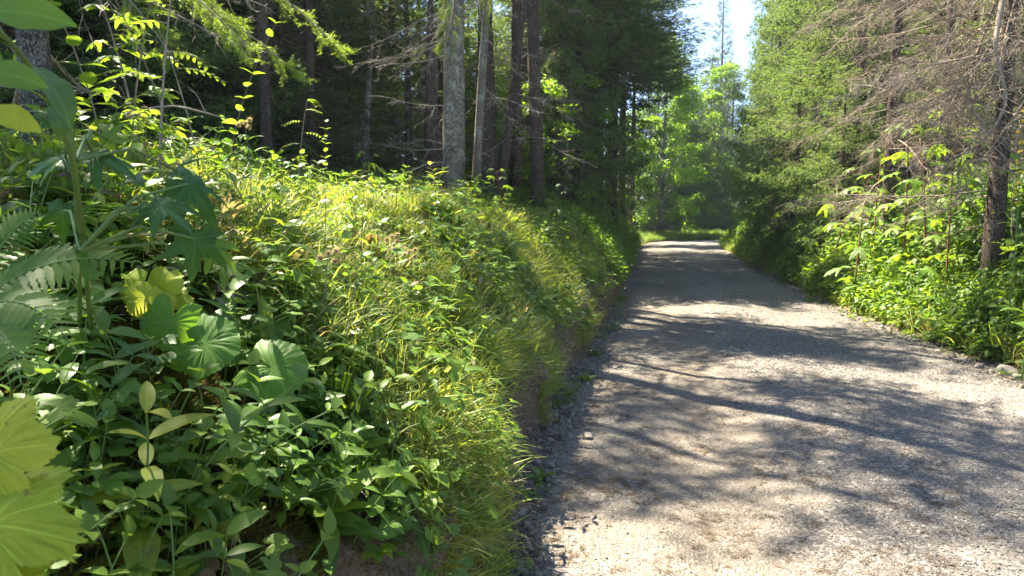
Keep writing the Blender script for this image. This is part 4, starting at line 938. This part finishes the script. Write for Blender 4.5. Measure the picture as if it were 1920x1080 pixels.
# big yellow leaves at the lower edge, very near the camera
bpt = Vector((-.98, .62, 0)); bpt.z = Hf(bpt.x, bpt.y)
ro = rooted("butterbur", bpt, "butterbur with two very large yellow green leaves at the lower edge", "herb")
for (px, py, an, rp, d, key) in [(-20, 850, 12, 140, .86, 'jag'), (-18, 985, -6, 178, .84, 'jag2'), (-50, 1110, -20, 170, .84, 'jag')]:
    leaf_at(ro, key, 'yellow', px, py, d, an, .8, rp, .08, bpt, 'stem', .003)
# top corner herb with broad leaves
bpt = campt(175, 650)[0]
ro = rooted("tall_herb", bpt, "tall herb with broad plain leaves hanging in the upper corner", "herb")
stem_obj(ro, [bpt, at(150, 400, 1.25), at(135, 270, 1.12), at(60, 120, .95), at(-20, 40, .82)], .0055)
for (px, py, an, fa, rp, key, mt, d) in [(-40, 22, 2, .7, 185, 'big', 'ovate', .80), (-50, 60, -58, .65, 130, 'big2', 'ovate', .84), (-45, 128, -8, .75, 140, 'big', 'ovate', .80), (-40, 200, -14, .75, 145, 'big2', 'yellow', .84),
        (45, 110, -40, .2, 170, 'big', 'ovate_dark', .9), (80, 185, -50, .15, 110, 'big2', 'ovate_dark', .95)]:
    leaf_at(ro, key, mt, px, py, d, an, fa, rp, .29)
# fern in the foreground
bpt = at(-60, 620, 1.5); bpt.z = Hf(bpt.x, bpt.y)
ro = rooted("fern", bpt, "large fern spreading its fronds at the picture's edge", "fern"); inv = ro.matrix_world.inverted()
fm = leaf_mesh('pinna', 'fern')
for (a, b_, c_, L_) in [((-70, 600, 1.5), (60, 455, 1.42), (248, 492, 1.34), 64), ((-70, 620, 1.45), (20, 500, 1.35), (130, 640, 1.28), 55), ((-60, 600, 1.55), (-10, 440, 1.52), (70, 400, 1.5), 50), ((-70, 640, 1.4), (10, 560, 1.3), (40, 720, 1.22), 50)]:
    A_, B_, C_ = (inv @ at(*q) for q in (a, b_, c_)); n = 21; t = np.linspace(0, 1, n)
    Pth = [A_ * ((1 - q) ** 2) + B_ * (2 * q * (1 - q)) + C_ * q * q for q in t]
    g = G(); g.add(*tube([list(p) for p in Pth], np.linspace(.003, .001, n), 5)); fr = obj("frond", g.mesh("frond", M['stem']), ro)
    for i in range(3, n):
        p = Pth[i]; tg = (Pth[min(i + 1, n - 1)] - Pth[i - 1]).normalized(); q = i / (n - 1); sc = L_ * 1.35 / F / .07 * (math.sin(math.pi * min(1, .12 + q * .86)) ** .7 + .08) * 1.15
        nrm_ = (-(ray(100, 480)) * .6 + Vector((0, 0, .8))).normalized(); side = tg.cross(nrm_).normalized()
        for sd in (-1, 1): obj("leaflet", fm, fr, frame(p, side * sd + tg * .45 + Vector((0, 0, -.12)), nrm_ + Vector((random.gauss(0, .12), random.gauss(0, .12), 0)), sc))
for q, (px, py, sc, sd, lab) in enumerate([(955, 395, 1.0, 81, "light green fern beside the bright trunk's foot"), (920, 370, .9, 82, "fern close behind the slim leaning trunk"), (1010, 440, .9, 83, "fern hanging over the shaded bank shoulder"), (70, 470, .8, 84, "dim fern behind the dark maple sapling's stem"), (600, 440, .6, 85, "small fern at the edge of the lit clearing"), (160, 600, .42, 86, "young fern tuft below the large fern")]):
    p, t = campt(px, py); spawn("fern", 'fern', sd, Matrix.Translation(p) @ Matrix.Scale(sc, 4), lab, "fern", "ferns on the bank", 'fern', 'stem', leafname="leaflet")
# rowan saplings
for (px, d, sd, sc, lab) in [(300, 3.0, 91, 1.15, "rowan sapling with feathery leaves in front of the dark gap"), (385, 3.6, 92, 1.1, "second rowan sapling, just behind and right of the first"), (250, 3.7, 93, 1.0, "thin rowan sapling close to the grey trunk"), (560, 6.0, 94, .95, "lean rowan sapling at the brink of the dark forest")]:
    d3 = ray(px, 400); X, Y = d3.x * d, d3.y * d; spawn("rowan_sapling", 'rowan', sd, Matrix.Translation((X, Y, Hf(X, Y))) @ Matrix.Scale(sc, 4), lab, "sapling", "rowan saplings at the forest edge", 'herb', 'twig_dark', h=.95, leafname="leaflet")
for (px, d, sd, sc, kd, mt, lab) in [(205, 3.6, 95, 1.5, 'nettle', 'herb', "hazel sapling with toothed leaves in front of the grey trunk"), (350, 4.4, 96, 1.7, 'nettle', 'herb', "hazel sapling overtopping the rowans"), (120, 4.6, 97, 1.8, 'ovate', 'herb_dark', "dark leafed sapling behind the grey trunk"), (430, 5.6, 98, 1.5, 'nettle', 'herb', "hazel sapling at the brink of the black gap"), (270, 5.0, 99, 1.9, 'maple', 'maple', "young maple between the rowans and the forest"), (610, 7.2, 100, 1.2, 'nettle', 'herb', "lone hazel sapling left of the slender pale stem")]:
    d3 = ray(px, 400); X, Y = d3.x * d, d3.y * d; spawn("hazel_sapling" if kd == 'nettle' else "young_tree", kd, sd, Matrix.Translation((X, Y, Hf(X, Y))) @ Matrix.Scale(sc, 4), lab, "sapling", None, mt, 'twig_dark', h=.8)
# near spruce boughs with real needles, parts of the grey trunked spruce
def near_bough(seed, L, droop=.15):
    r = np.random.default_rng(seed); g = G(); t = np.linspace(0, 1, 8); path = np.stack([L * t, .06 * L * np.sin(3 * t), -L * droop * t ** 1.5], 1); g.add(*tube(path, np.linspace(.011, .003, 8), 5), mat=1)
    segs = []
    for i in range(int(L / .045)):
        q = .45 + .55 * r.random(); p = np.array([np.interp(q, t, path[:, c]) for c in range(3)]); sd = r.choice([-1, 1]); l = (.10 + .22 * (1 - q)) * r.uniform(.6, 1.2)
        d = np.array([.75, sd * r.uniform(.4, .9), r.uniform(-.65, .05)]); d /= np.linalg.norm(d); e = p + d * l; g.add(*tube([p, e], [.002, .001], 3), mat=1); segs.append((p, e))
        for k in range(3):
            w_ = r.uniform(.3, .95); p2 = p + (e - p) * w_; d2 = d + r.normal(0, .5, 3); d2 /= np.linalg.norm(d2); segs.append((p2, p2 + d2 * r.uniform(.03, .07)))
    B = []; D = []
    for p, e in segs:
        n = int(np.linalg.norm(e - p) / .0022); q = r.random(n)[:, None]; ax = (e - p) / np.linalg.norm(e - p); u = r.normal(size=(n, 3)); u -= (u @ ax)[:, None] * ax; u /= np.linalg.norm(u, axis=1, keepdims=True)
        B.append(p + (e - p) * q); D.append(ax * .7 + u)
    B = np.concatenate(B); D = np.concatenate(D); needles(g, B, D, np.full(len(B), .019), .0026, 1, r, .12); return g.mesh("bough", [M['lime_needle'], M['twig_dark']])
M['lime_needle'] = leaf_mat("young_needles", (.12, .22, .03), (.24, .36, .06), .35, rough=.5)
NBs = [near_bough(i, 1.5) for i in range(2)] + [near_bough(5, 1.0, .35)]
grey = bpy.data.objects["spruce_tree.013"] if "spruce_tree.013" in bpy.data.objects else None
def bough_between(ro, a, b, k, roll=0):
    a = Vector(a); b = Vector(b); x = (b - a).normalized(); z = Vector((0, 0, 1)); z = (z - x * z.dot(x)).normalized(); y = z.cross(x); s = (b - a).length / (1.0 if k == 2 else 1.5)
    m = Matrix(((x.x, y.x, z.x, a.x), (x.y, y.y, z.y, a.y), (x.z, y.z, z.z, a.z), (0, 0, 0, 1))) @ Matrix.Rotation(roll, 4, 'X') @ Matrix.Scale(s, 4)
    obj("bough", NBs[k], ro, ro.matrix_world.inverted() @ m)
if grey:
    gx, gy = grey.location.x, grey.location.y
    for k, (z, e) in enumerate([(3.1, (610, 75, 3.9)), (3.3, (500, 35, 3.7)), (3.4, (690, 20, 4.2)), (3.0, (450, 5, 3.3)), (2.9, (300, 60, 3.4))]):
        bough_between(grey, (gx, gy, z), at(*e), k % 2, .2 * k)
t1 = bpy.data.objects["spruce_tree"]
for k, (z, e) in enumerate([(4.35, (818, 25, 7.6)), (4.4, (905, 5, 7.9)), (4.5, (960, 12, 8.4)), (4.3, (770, -10, 7.8))]):
    bough_between(t1, (t1.location.x, t1.location.y, z), at(*e), 2, .3 * k)

# ------------------------------------------------------------------ many single herbs, each told apart by its neighbours
MARKS = [("the round coltsfoot leaves", 410, 660), ("the yellow lobed shoot", 285, 560), ("the big yellow butterbur", 90, 940), ("the large fern", 130, 480), ("the dark maple sapling", 280, 350), ("the curled grey leaf", 440, 590),
         ("the peeling roots", 800, 1010), ("the bare clay cut", 950, 850), ("the bright spruce trunk", 855, 350), ("the lit maple seedling", 700, 350), ("the grassy lip", 1000, 730), ("the seed heads", 750, 470), ("the dark shrubs", 1060, 560), ("the twig heap", 640, 350), ("the bottom edge", 500, 1080)]
used = set()
ADJ = {'lance': ["slender leaved herb", "herb with long pointed leaves", "upright willow leaved herb"], 'ovate': ["herb with paired oval leaves", "oval leaved seedling", "soft oval leaved herb"], 'nettle': ["nettle like toothed herb", "dull toothed leaf herb", "mint like toothed herb"],
       'rosette': ["rosette of arching strap leaves", "low rosette of pointed leaves"], 'violet': ["violet with round leaves", "round leaved violet clump"], 'straw': ["wild strawberry with three part leaves", "low strawberry plant"], 'big': ["broad leaved rosette", "plant with very large ribbed leaves"]}
def where(px, py, marks):
    ds = sorted(marks, key=lambda m: (m[1] - px) ** 2 + (m[2] - py) ** 2)[:3]
    def rel(m):
        dx, dy = px - m[1], py - m[2]; d = math.hypot(dx, dy); pre = "just " if d < 70 else "" if d < 160 else "well "
        return pre + (("right of" if dx > 0 else "left of") if abs(dx) > abs(dy) else ("below" if dy > 0 else "above")) + " " + m[0]
    return rel(ds[0]), rel(ds[1]), rel(ds[2])
def labelled(kind, px, py, marks):
    a, b_, c_ = where(px, py, marks)
    opts = [f"{w_} {a}" for w_ in ADJ[kind]] + [f"{w_} {a} and {b_}" for w_ in ADJ[kind]] + [f"{w_} {a} and {c_}" for w_ in ADJ[kind]] + [f"{z} {w_} {a}" for z in ("small", "taller", "half hidden", "drooping", "ragged") for w_ in ADJ[kind]]
    for o in opts:
        if o not in used and len(o.split()) <= 16: used.add(o); return o
    return opts[-1]
def uniq(w_, px, py, marks=MARKS):
    a = where(px, py, marks)
    for o in [f"{w_} {a[0]}", f"{w_} {a[1]}", f"{w_} {a[2]}"] + [f"{z} {w_} {q}" for z in ("small", "crooked", "broken", "pale") for q in a]:
        if o not in used: used.add(o); return o
r = np.random.default_rng(77)
near = []
tries = 0
while len(near) < 150 and tries < 6000:
    tries += 1; px = r.uniform(20, 1040); py = r.uniform(470, 1075) if r.random() < .8 else r.uniform(380, 600)
    if px > 880 - (py - 700) * .1 and py > 760: continue
    if 1120 - px < (py - 560) * .55: continue
    if any((px - q[0]) ** 2 + (py - q[1]) ** 2 < 34 ** 2 for q in near): continue
    if math.hypot(px - 400, py - 655) < 85 or math.hypot(px - 520, py - 700) < 60 or math.hypot(px - 290, py - 560) < 50: continue
    near.append((px, py))
for i, (px, py) in enumerate(near):
    p, t = campt(px, py)
    if p.x > xl(p.y) - .15 or t < 1.0: continue
    kind = r.choice(['lance', 'ovate', 'nettle', 'rosette', 'straw', 'violet'], p=[.22, .2, .17, .11, .13, .17]); sd = 200 + int(r.integers(0, 5))
    n = nrm(np.array([p.x]), np.array([p.y]))[0]; tl = Vector(n) * .55 + Vector((0, 0, .6)); m = frame(p, Vector((math.cos(i), math.sin(i), 0)), tl, r.uniform(.75, 1.15) * (.95 if t < 1.9 else 1.0))
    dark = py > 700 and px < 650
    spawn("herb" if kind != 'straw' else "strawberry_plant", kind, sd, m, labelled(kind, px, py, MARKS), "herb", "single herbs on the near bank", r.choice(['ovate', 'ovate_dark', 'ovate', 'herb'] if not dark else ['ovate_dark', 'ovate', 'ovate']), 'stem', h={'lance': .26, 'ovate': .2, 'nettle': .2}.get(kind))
# ------------------------------------------------------------------ plants on the far bank
RM = [("the yellow flower spike", 1900, 300), ("the thick scaly trunk", 1865, 350), ("the dark slender trunk", 1665, 340), ("the white edge rock", 1880, 695), ("the shadow edge", 1700, 500), ("the tall maple shrub", 1780, 300), ("the bare earth step", 1420, 500)]
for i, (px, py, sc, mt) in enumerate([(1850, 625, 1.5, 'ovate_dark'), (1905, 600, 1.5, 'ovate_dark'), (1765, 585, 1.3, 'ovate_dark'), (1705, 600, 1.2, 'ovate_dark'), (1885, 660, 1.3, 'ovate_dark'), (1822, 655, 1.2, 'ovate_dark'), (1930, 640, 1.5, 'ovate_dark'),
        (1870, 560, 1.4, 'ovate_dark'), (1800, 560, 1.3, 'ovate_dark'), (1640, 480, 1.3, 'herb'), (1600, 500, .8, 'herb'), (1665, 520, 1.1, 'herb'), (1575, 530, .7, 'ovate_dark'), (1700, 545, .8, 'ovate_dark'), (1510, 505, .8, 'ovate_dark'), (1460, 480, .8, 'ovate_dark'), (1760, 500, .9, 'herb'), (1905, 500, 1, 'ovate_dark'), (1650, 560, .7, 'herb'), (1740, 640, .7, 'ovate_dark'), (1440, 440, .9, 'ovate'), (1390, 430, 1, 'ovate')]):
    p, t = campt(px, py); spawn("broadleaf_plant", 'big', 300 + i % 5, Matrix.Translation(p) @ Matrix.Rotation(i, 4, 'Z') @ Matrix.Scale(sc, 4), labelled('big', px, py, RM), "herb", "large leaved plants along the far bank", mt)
for i, (px, py, h, sc, lab, mt) in enumerate([(1782, 395, 1.05, 1.35, "tall bright maple shrub standing free before the dead branches", 'lime'), (1700, 400, .6, 1.5, "leafy maple shrub at the foot of the dark slender trunk", 'lime'), (1740, 410, .6, 1.4, "wide maple shrub left of the tall bright one", 'lime'), (1640, 400, .6, 1.6, "yellow green maple shrub left of the dark slender trunk", 'lime'),
        (1830, 410, .5, 1.3, "low maple shrub right of the tall bright one", 'maple'), (1560, 400, .6, 1.7, "maple shrub beneath the drooping green spruce", 'lime'), (1500, 415, .6, 1.8, "maple shrub on the sunny bank crest", 'lime'), (1610, 430, .5, 1.4, "small maple shrub on the lit slope", 'maple'), (1890, 420, .5, 1.2, "maple shrub below the yellow flower spike", 'maple'), (1430, 410, .6, 2.2, "leafy shrub at the foot of the light green spruce", 'lime')]):
    d3 = ray(px, 400); dd = [10.6, 12.2, 11.6, 13.5, 10.8, 14.8, 17, 12.5, 10.4, 22][i]; top = [240, 295, 290, 325, 345, 350, 370, 385, 335, 380][i]; X, Y = d3.x * dd, d3.y * dd; z = Hf(X, Y); hh = CAMH + (400 - top) / F * dd - z; sc = max(.7, hh / (h * .92))
    spawn("maple_shrub", 'maple', 400 + i, Matrix.Translation((X, Y, z)) @ Matrix.Scale(sc, 4), lab, "shrub", "maple shrubs on the far bank", mt, 'redstem', h=h)
# yellow flowered spike
def blossom_mesh():
    g = G(); r = np.random.default_rng(5); V0, F0, uv0 = LEAF['tiny']
    for i in range(16):
        a = i * .8; el = r.uniform(-.2, .9); tip = (math.cos(a) * math.cos(el), math.sin(a) * math.cos(el), math.sin(el)); g.add(xf(V0, frame((0, 0, 0), tip, (r.normal(0, .3), r.normal(0, .3), 1), r.uniform(.9, 1.4))), F0, uv0)
    return g.mesh("blossom", M['flower'])
BL = blossom_mesh()
for (px, py, d, top, lab) in [(1903, 520, 8.6, 255, "tall plant with a yellow flower spike near the thick scaly trunk"), (1940, 500, 8.0, 300, "yellow flowered plant cut by the frame edge")]:
    d3 = ray(px, 400); X, Y = d3.x * d, d3.y * d; z = Hf(X, Y); zt = CAMH + (400 - top) / F * d; h = max(.4, zt - z)
    ro = rooted("gentian", Vector((X, Y, z)), lab, "flower", "yellow flowered plants on the far bank"); stem_obj(ro, [(X, Y, z), (X + .03, Y, z + h * .5), (X, Y, z + h)], .008)
    for k in range(9): obj("leaf", leaf_mesh('big', 'ovate'), ro, frame((0, 0, h * (.15 + .07 * k)), (math.cos(k * 1.6), math.sin(k * 1.6), .5), (0, 0, 1), .9 - .06 * k))
    for k in range(10): obj("blossom", BL, ro, Matrix.Translation((.02 * math.cos(k * 2.2), .02 * math.sin(k * 2.2), h * (.66 + .04 * k))) @ Matrix.Rotation(k, 4, 'Z') @ Matrix.Rotation(k * 1.3, 4, 'X') @ Matrix.Scale(1.35 - .06 * k, 4))
# seed heads
def fluff():
    g = G(); r = np.random.default_rng(6)
    n = 260; D = r.normal(size=(n, 3)); D /= np.linalg.norm(D, axis=1, keepdims=True); needles(g, np.zeros((n, 3)), D, np.full(n, .022), .0022, 1, r, .05); return g.mesh("seed_head", M['seed'])
FL = fluff()
for i, (px, py, tx, ty, lab) in enumerate([(745, 560, 735, 440, "stalk with brown fluffy seed heads left of the maple seedling"), (780, 600, 768, 468, "taller seed head stalk beside the maple seedling"), (590, 640, 615, 470, "seed head stalk leaning over the sunlit herbs"), (470, 420, 458, 225, "dry flower stalk in front of the dark forest"), (270, 360, 258, 205, "pale dry flower head above the maple sapling")]):
    p, t = campt(px, py); e = at(tx, ty, t - .12); ro = rooted("dry_flower", p, lab, "flower", "dry seed heads on the bank"); stem_obj(ro, [p, p + (e - p) * .5 + Vector((.02, 0, .03)), e], .0022, 'twig')
    for k in range(4): obj("seed_head", FL, ro, ro.matrix_world.inverted() @ Matrix.Translation(e + Vector((.03 * math.cos(k * 2), .03 * math.sin(k * 2), -.012 * k))) @ Matrix.Scale(.8, 4))
# tall grass stalks nodding at the road edge
for i, (px, py, tx, ty, lab) in enumerate([(960, 690, 1085, 690, "thin straw stalk reaching out over the road"), (900, 640, 1020, 600, "grass stalk arching right above the grassy lip"), (1000, 800, 1080, 640, "stalk of small leaves rising at the gravel edge"), (640, 760, 660, 560, "upright grass stalk on the sunlit slope"), (700, 700, 728, 530, "grass stalk with a drooping brown ear")]):
    p, t = campt(px, py); e = at(tx, ty, t * .97); ro = rooted("grass_stalk", p, lab, "grass stalk", "single grass stalks"); stem_obj(ro, [p, p + (e - p) * .5 + Vector((0, 0, .08)), e], .0016, 'stem')
    g = G(); V0, F0, uv0 = LEAF['tiny2']
    for k in range(10): g.add(xf(V0, frame((e - p) * (.55 + .045 * k) + Vector((0, 0, .02)), (math.cos(k * 2.5), math.sin(k * 2.5), .2), (0, 0, 1), .8)), F0, uv0)
    obj("ear", g.mesh("ear", M['grass' if i != 4 else 'straw']), ro)

# ------------------------------------------------------------------ dead wood, roots, dead leaves
def stick(name, pts, rad, mat, label, cat, twigs=0, group=None):
    P = [Vector(p) for p in pts]; ro = rooted(name, P[0], label, cat, group); stem_obj(ro, P, rad, mat, "stick", 8)
    for k in range(twigs):
        q = random.uniform(.25, .95); i = min(len(P) - 2, int(q * (len(P) - 1))); a = P[i].lerp(P[i + 1], q * (len(P) - 1) - i); e = a + Vector((random.gauss(0, .12), random.gauss(0, .12), random.uniform(.0, .16)))
        stem_obj(ro, [a, (a + e) / 2 + Vector((0, 0, .02)), e], rad * .4, mat, "twig", 5)
    return ro
def gp(px, py, lift=.02): return campt(px, py)[0] + Vector((0, 0, lift))
stick("fallen_branch", [gp(480, 352, .08), gp(600, 345, .10), gp(760, 352, .06)], .016, 'twig', "straight bleached branch lying along the forest edge", "branch", 5)
stick("fallen_branch", [gp(500, 375, .06), gp(600, 362, .12), gp(735, 372, .05)], .009, 'twig', "thin bleached branch just below the straight one", "branch", 6)
stick("fallen_branch", [gp(620, 330, .2), gp(680, 372, .22), gp(735, 415, .1)], .006, 'twig_dark', "dark springy twig slanting across the lit clearing", "branch", 5)
stick("fallen_branch", [gp(560, 420, .03), gp(600, 372, .16), gp(640, 330, .2)], .006, 'twig_dark', "dark twig crossing the slanting one", "branch", 3)
stick("fallen_branch", [gp(150, 262, .15), at(300, 190, 3.1), at(425, 222, 3.2)], .007, 'twig', "grey dead bough sagging before the dark gap", "branch", 6)
stick("fallen_branch", [gp(345, 590, .12), gp(410, 540, .2), gp(470, 395, .3)], .004, 'twig', "bare pale stalk leaning beside the maple sapling", "branch", 1)
stick("fallen_branch", [gp(230, 475, .06), at(300, 440, 1.75), at(312, 436, 1.6)], .005, 'straw', "yellow dry stalk pointing at the maple leaves", "branch", 0)
stick("fallen_branch", [gp(520, 600, .02), gp(465, 580, .04), gp(400, 560, .03)], .006, 'twig', "grey stick under the curled dead leaf", "branch", 3)
for i in range(12):
    px = random.uniform(120, 900); py = random.uniform(560, 1040); a = gp(px, py, .03); b_ = gp(px + random.uniform(-90, 90), py - random.uniform(-40, 60), .05)
    if (b_ - a).length > .6: continue
    stick("dead_twig", [a, a.lerp(b_, .5) + Vector((0, 0, .03)), b_], .0025, 'twig', uniq("thin dead twig", px, py), "twig", 1, "dead twigs on the bank")
# roots
for i, (pts, rad, lab) in enumerate([([(815, 955), (822, 1010), (800, 1060), (805, 1110)], .009, "peeling orange brown root running down the bank"), ([(765, 950), (770, 1000), (785, 1060), (782, 1110)], .008, "root left of the peeling orange brown one"), ([(905, 940), (925, 990), (950, 1040)], .006, "dark root curling out below the clay cut"),
        ([(860, 930), (830, 948), (790, 940)], .006, "root lying across the top of the peeling ones")]):
    stick("root", [gp(x_, y_, .012) for x_, y_ in pts], rad, 'root', lab, "root", 2)
g = G()
for i in range(60):
    y0 = random.uniform(3.3, 6.8); s0 = random.uniform(.16, .24); x0 = float(xl(y0)) - s0; z0 = Hf(x0, y0); l = random.uniform(.08, .22); dx = random.uniform(.0, .06)
    g.add(*tube([[x0 + .04, y0, z0 + .02], [x0 + .07 + dx, y0 + random.gauss(0, .02), z0 - l * .5], [x0 + .06 + dx, y0 + random.gauss(0, .04), z0 - l]], [.0022, .0016, .0006], 4))
tag(obj("rootlets", g.mesh("rootlets", M['root'])), "fine brown rootlets hanging from the turf over the cut", kind="stuff")
# curled dead leaves
def dead_leaf(px, py, sz, mat, lab, key='dead', ang=0.0):
    p, t = campt(px, py); ro = tag(obj("dead_leaf", leaf_mesh(key, mat), None, frame(p + Vector((0, 0, .03)), (math.cos(ang), math.sin(ang), .25), (.2, -.4, 1), sz)), lab, "leaf")
    return ro
dead_leaf(410, 575, 2.0, 'greyleaf', "large curled grey dead leaf, the biggest on the ground", ang=-.6)
dead_leaf(440, 600, 1.6, 'greyleaf', "shrivelled grey leaf curled against the biggest one", ang=-1.2)
dead_leaf(400, 565, 1.3, 'brownleaf', "brown dead leaf tucked behind the curled grey ones", ang=.5)
for (px, py, sz) in [(325, 890, .8), (355, 925, .9), (410, 925, .8), (345, 985, .8), (430, 765, .9), (510, 800, .9), (655, 685, .9), (620, 640, .6), (500, 610, .6), (10, 400, 1.2)]:
    dead_leaf(px, py, sz, 'brownleaf', uniq("curled brown leaf", px, py), random.choice(['dead', 'dead2']), random.uniform(0, 6))
def span(ro, a, b, me, L, roll=0):
    a = Vector(a); b = Vector(b); x = (b - a).normalized(); z = Vector((0, 0, 1)); z = (z - x * z.dot(x)).normalized(); y = z.cross(x); s = (b - a).length / L
    m = Matrix(((x.x, y.x, z.x, a.x), (x.y, y.y, z.y, a.y), (x.z, y.z, z.z, a.z), (0, 0, 0, 1))) @ Matrix.Rotation(roll, 4, 'X') @ Matrix.Scale(s, 4)
    obj("branch", me, ro, ro.matrix_world.inverted() @ m)
byl = {o.get("label"): o for o in bpy.data.objects if o.parent is None}
edge = byl["bare branched spruce at the very edge of the frame"]; e0 = edge.location
snag = byl["thick scaly trunk with a long crooked snag among the dead branches"]; s0 = snag.location
for k, (z, e) in enumerate([(4.1, (1600, 225, 9.0)), (4.3, (1640, 250, 9.6)), (3.9, (1690, 190, 9.2)), (4.6, (1720, 120, 9.5)), (3.4, (1700, 420, 9.4)), (4.8, (1500, 60, 10.0))]):
    span(edge, (e0.x, e0.y, e0.z + z), at(*e), DBX[k % 4], [2.6, 3.2, 2.2, 2.8][k % 4], .4 * k)
for k, (z, e) in enumerate([(3.4, (1600, 60, 10.5)), (2.9, (1690, 300, 10.2)), (3.8, (1740, 30, 9.8)), (2.5, (1760, 330, 9.6)), (3.0, (1960, 240, 9.2)), (2.2, (1790, 250, 9.0))]):
    span(snag, (s0.x, s0.y, s0.z + z), at(*e), DBX[(k + 1) % 4], [2.6, 3.2, 2.2, 2.8][(k + 1) % 4], .5 * k)
inv = snag.matrix_world.inverted()
stem_obj(snag, [snag.location + Vector((0, 0, 4.5)), at(1868, 60, 9.5), at(1862, 100, 9.4), at(1885, 165, 9.35), at(1890, 190, 9.35), at(1870, 235, 9.3), at(1838, 268, 9.3)], .03, 'twig', "snag", 8)
# ------------------------------------------------------------------ single rocks
ROCK = [stone_mesh(50 + i, 2, .7, "rock") for i in range(8)]
def rock(px, py, rpx, lab, grp=None, k=None, sink=.3):
    p, t = campt(px, py); s = rpx * t / F; n = random.randrange(8) if k is None else k
    o = obj("rock", ROCK[n], None, Matrix.Translation(p + Vector((0, 0, s * sink))) @ Matrix.Rotation(random.uniform(0, 6), 4, 'Z') @ Matrix.Rotation(random.gauss(0, .3), 4, 'X') @ Matrix.Scale(s, 4)); tag(o, lab, "rock", grp); return o
rock(1103, 823, 11, "round stone lying alone on the road edge", sink=.45)
rock(1884, 702, 17, "white rock at the far edge of the road, the largest there")
rock(1905, 712, 10, "white rock touching the largest one at the far edge"); rock(1835, 690, 9, "pale rock between the largest white rock and the broad leaves")
rock(922, 960, 13, "white block under the clay cut"); rock(945, 918, 12, "grey block just above the white one in the ditch"); rock(965, 905, 9, "grey stone wedged beside the ditch blocks"); rock(978, 965, 12, "flat stone right of the white block in the ditch"); rock(1010, 870, 8, "stone halfway up the ditch rubble")
rock(1000, 930, 8, "stone between the flat one and the road"); rock(955, 855, 10, "square stone in the clay cut"); rock(1030, 760, 7, "stone below the grassy lip")
for i, (px, d, sc, lab) in enumerate([(1835, 10.5, 2.3, "leafy bush hiding the foot of the thick scaly trunk"), (1885, 9.6, 2.3, "dark leafy bush at the right of the thick scaly trunk's foot"), (1905, 9.2, 1.9, "low dark bush under the yellow flower spike"), (1660, 12.4, 2.0, "leafy bush around the foot of the slender bare branched trunk"), (1800, 10.1, 1.9, "low bush in front of the thick scaly trunk")]):
    d3 = ray(px, 400); X, Y = d3.x * d, d3.y * d; spawn("leafy_bush", 'nettle', 500 + i, Matrix.Translation((X, Y, Hf(X, Y))) @ Matrix.Scale(sc, 4), lab, "bush", None, 'herb_dark' if i % 2 else 'ovate_dark', 'stem', h=.42)
    for q in range(3): spawn("broadleaf_plant", 'big', 300 + (i + q) % 5, Matrix.Translation((X + .35 * math.cos(q * 2.1), Y - .3, Hf(X + .35 * math.cos(q * 2.1), Y - .3))) @ Matrix.Rotation(q + i, 4, 'Z') @ Matrix.Scale(1.2, 4), labelled('big', *px_of((X + .35 * math.cos(q * 2.1), Y - .3, 1.2)), RM), "herb", "large leaved plants along the far bank", 'ovate_dark')
RM2 = [("the white edge rock", 1884, 702), ("the broad leaved plants", 1800, 650), ("the sunlit verge herbs", 1650, 605), ("the lit maple shrubs", 1560, 575), ("the drooping green spruce", 1480, 530), ("the light green spruce", 1420, 500), ("the last verge spruce", 1370, 470)]
LM2 = [("the white ditch block", 922, 960), ("the lone round stone", 1103, 823), ("the clay cut", 950, 850), ("the grassy lip", 1000, 750), ("the thin reaching stalk", 1085, 690), ("the shaded herbs", 1130, 610), ("the bottom edge of the ditch", 900, 1070)]
def rlabel(w_, p, s, marks, default):
    px, py = px_of(p); a = where(px, py, marks); z = "tiny" if s < .018 else "small" if s < .032 else "large"
    for q in a[:2]:
        for o in (f"{z} {w_} {q}", f"{z} angular {w_} {q}", f"{z} flat {w_} {q}"):
            if o not in used: used.add(o); return o
    return default
for k in range(34):
    y_ = 6.5 + 16 * random.random() ** 1.3; x_ = float(xr(y_)) + random.uniform(-.25, .22); p = Vector((x_, y_, Hf(x_, y_))); s = random.uniform(.02, .055)
    o = obj("rock", ROCK[k % 8], None, Matrix.Translation(p + Vector((0, 0, s * .3))) @ Matrix.Rotation(k, 4, 'Z') @ Matrix.Scale(s, 4)); tag(o, rlabel("pale rock", p, s, RM2, "pale rock among the rubble along the foot of the far bank"), "rock", "rocks along the far edge of the road")
for k in range(30):
    y_ = 3.0 + 7 * random.random() ** 1.3; x_ = float(xl(y_)) + random.uniform(-.1, .2); p = Vector((x_, y_, Hf(x_, y_))); s = random.uniform(.012, .034)
    o = obj("rock", ROCK[k % 8], None, Matrix.Translation(p + Vector((0, 0, s * .3))) @ Matrix.Rotation(k, 4, 'Z') @ Matrix.Scale(s, 4)); tag(o, rlabel("grey stone", p, s, LM2, "grey stone among the rubble in the ditch below the near bank"), "rock", "stones in the ditch")

# ------------------------------------------------------------------ thin summer haze over the whole place
g = G(); Vb = np.array([[x, y, z] for x in (-145, 160) for y in (-32, 132) for z in (-3, 48)], float)
g.add(Vb, [[0, 1, 3, 2], [4, 6, 7, 5], [0, 4, 5, 1], [2, 3, 7, 6], [0, 2, 6, 4], [1, 5, 7, 3]], rnd=0, smooth=False)
hm, ht = new_mat("haze"); hb = NB(ht); ho = hb.n("ShaderNodeOutputMaterial"); hv = hb.n("ShaderNodeVolumePrincipled")
hv.inputs["Color"].default_value = (.80, .88, 1, 1); hv.inputs["Density"].default_value = .0009; hv.inputs["Anisotropy"].default_value = .35; hb.l(hv.outputs[0], ho.inputs["Volume"])
tag(obj("haze", g.mesh("haze", hm)), "thin bluish haze in the forest air", kind="stuff")
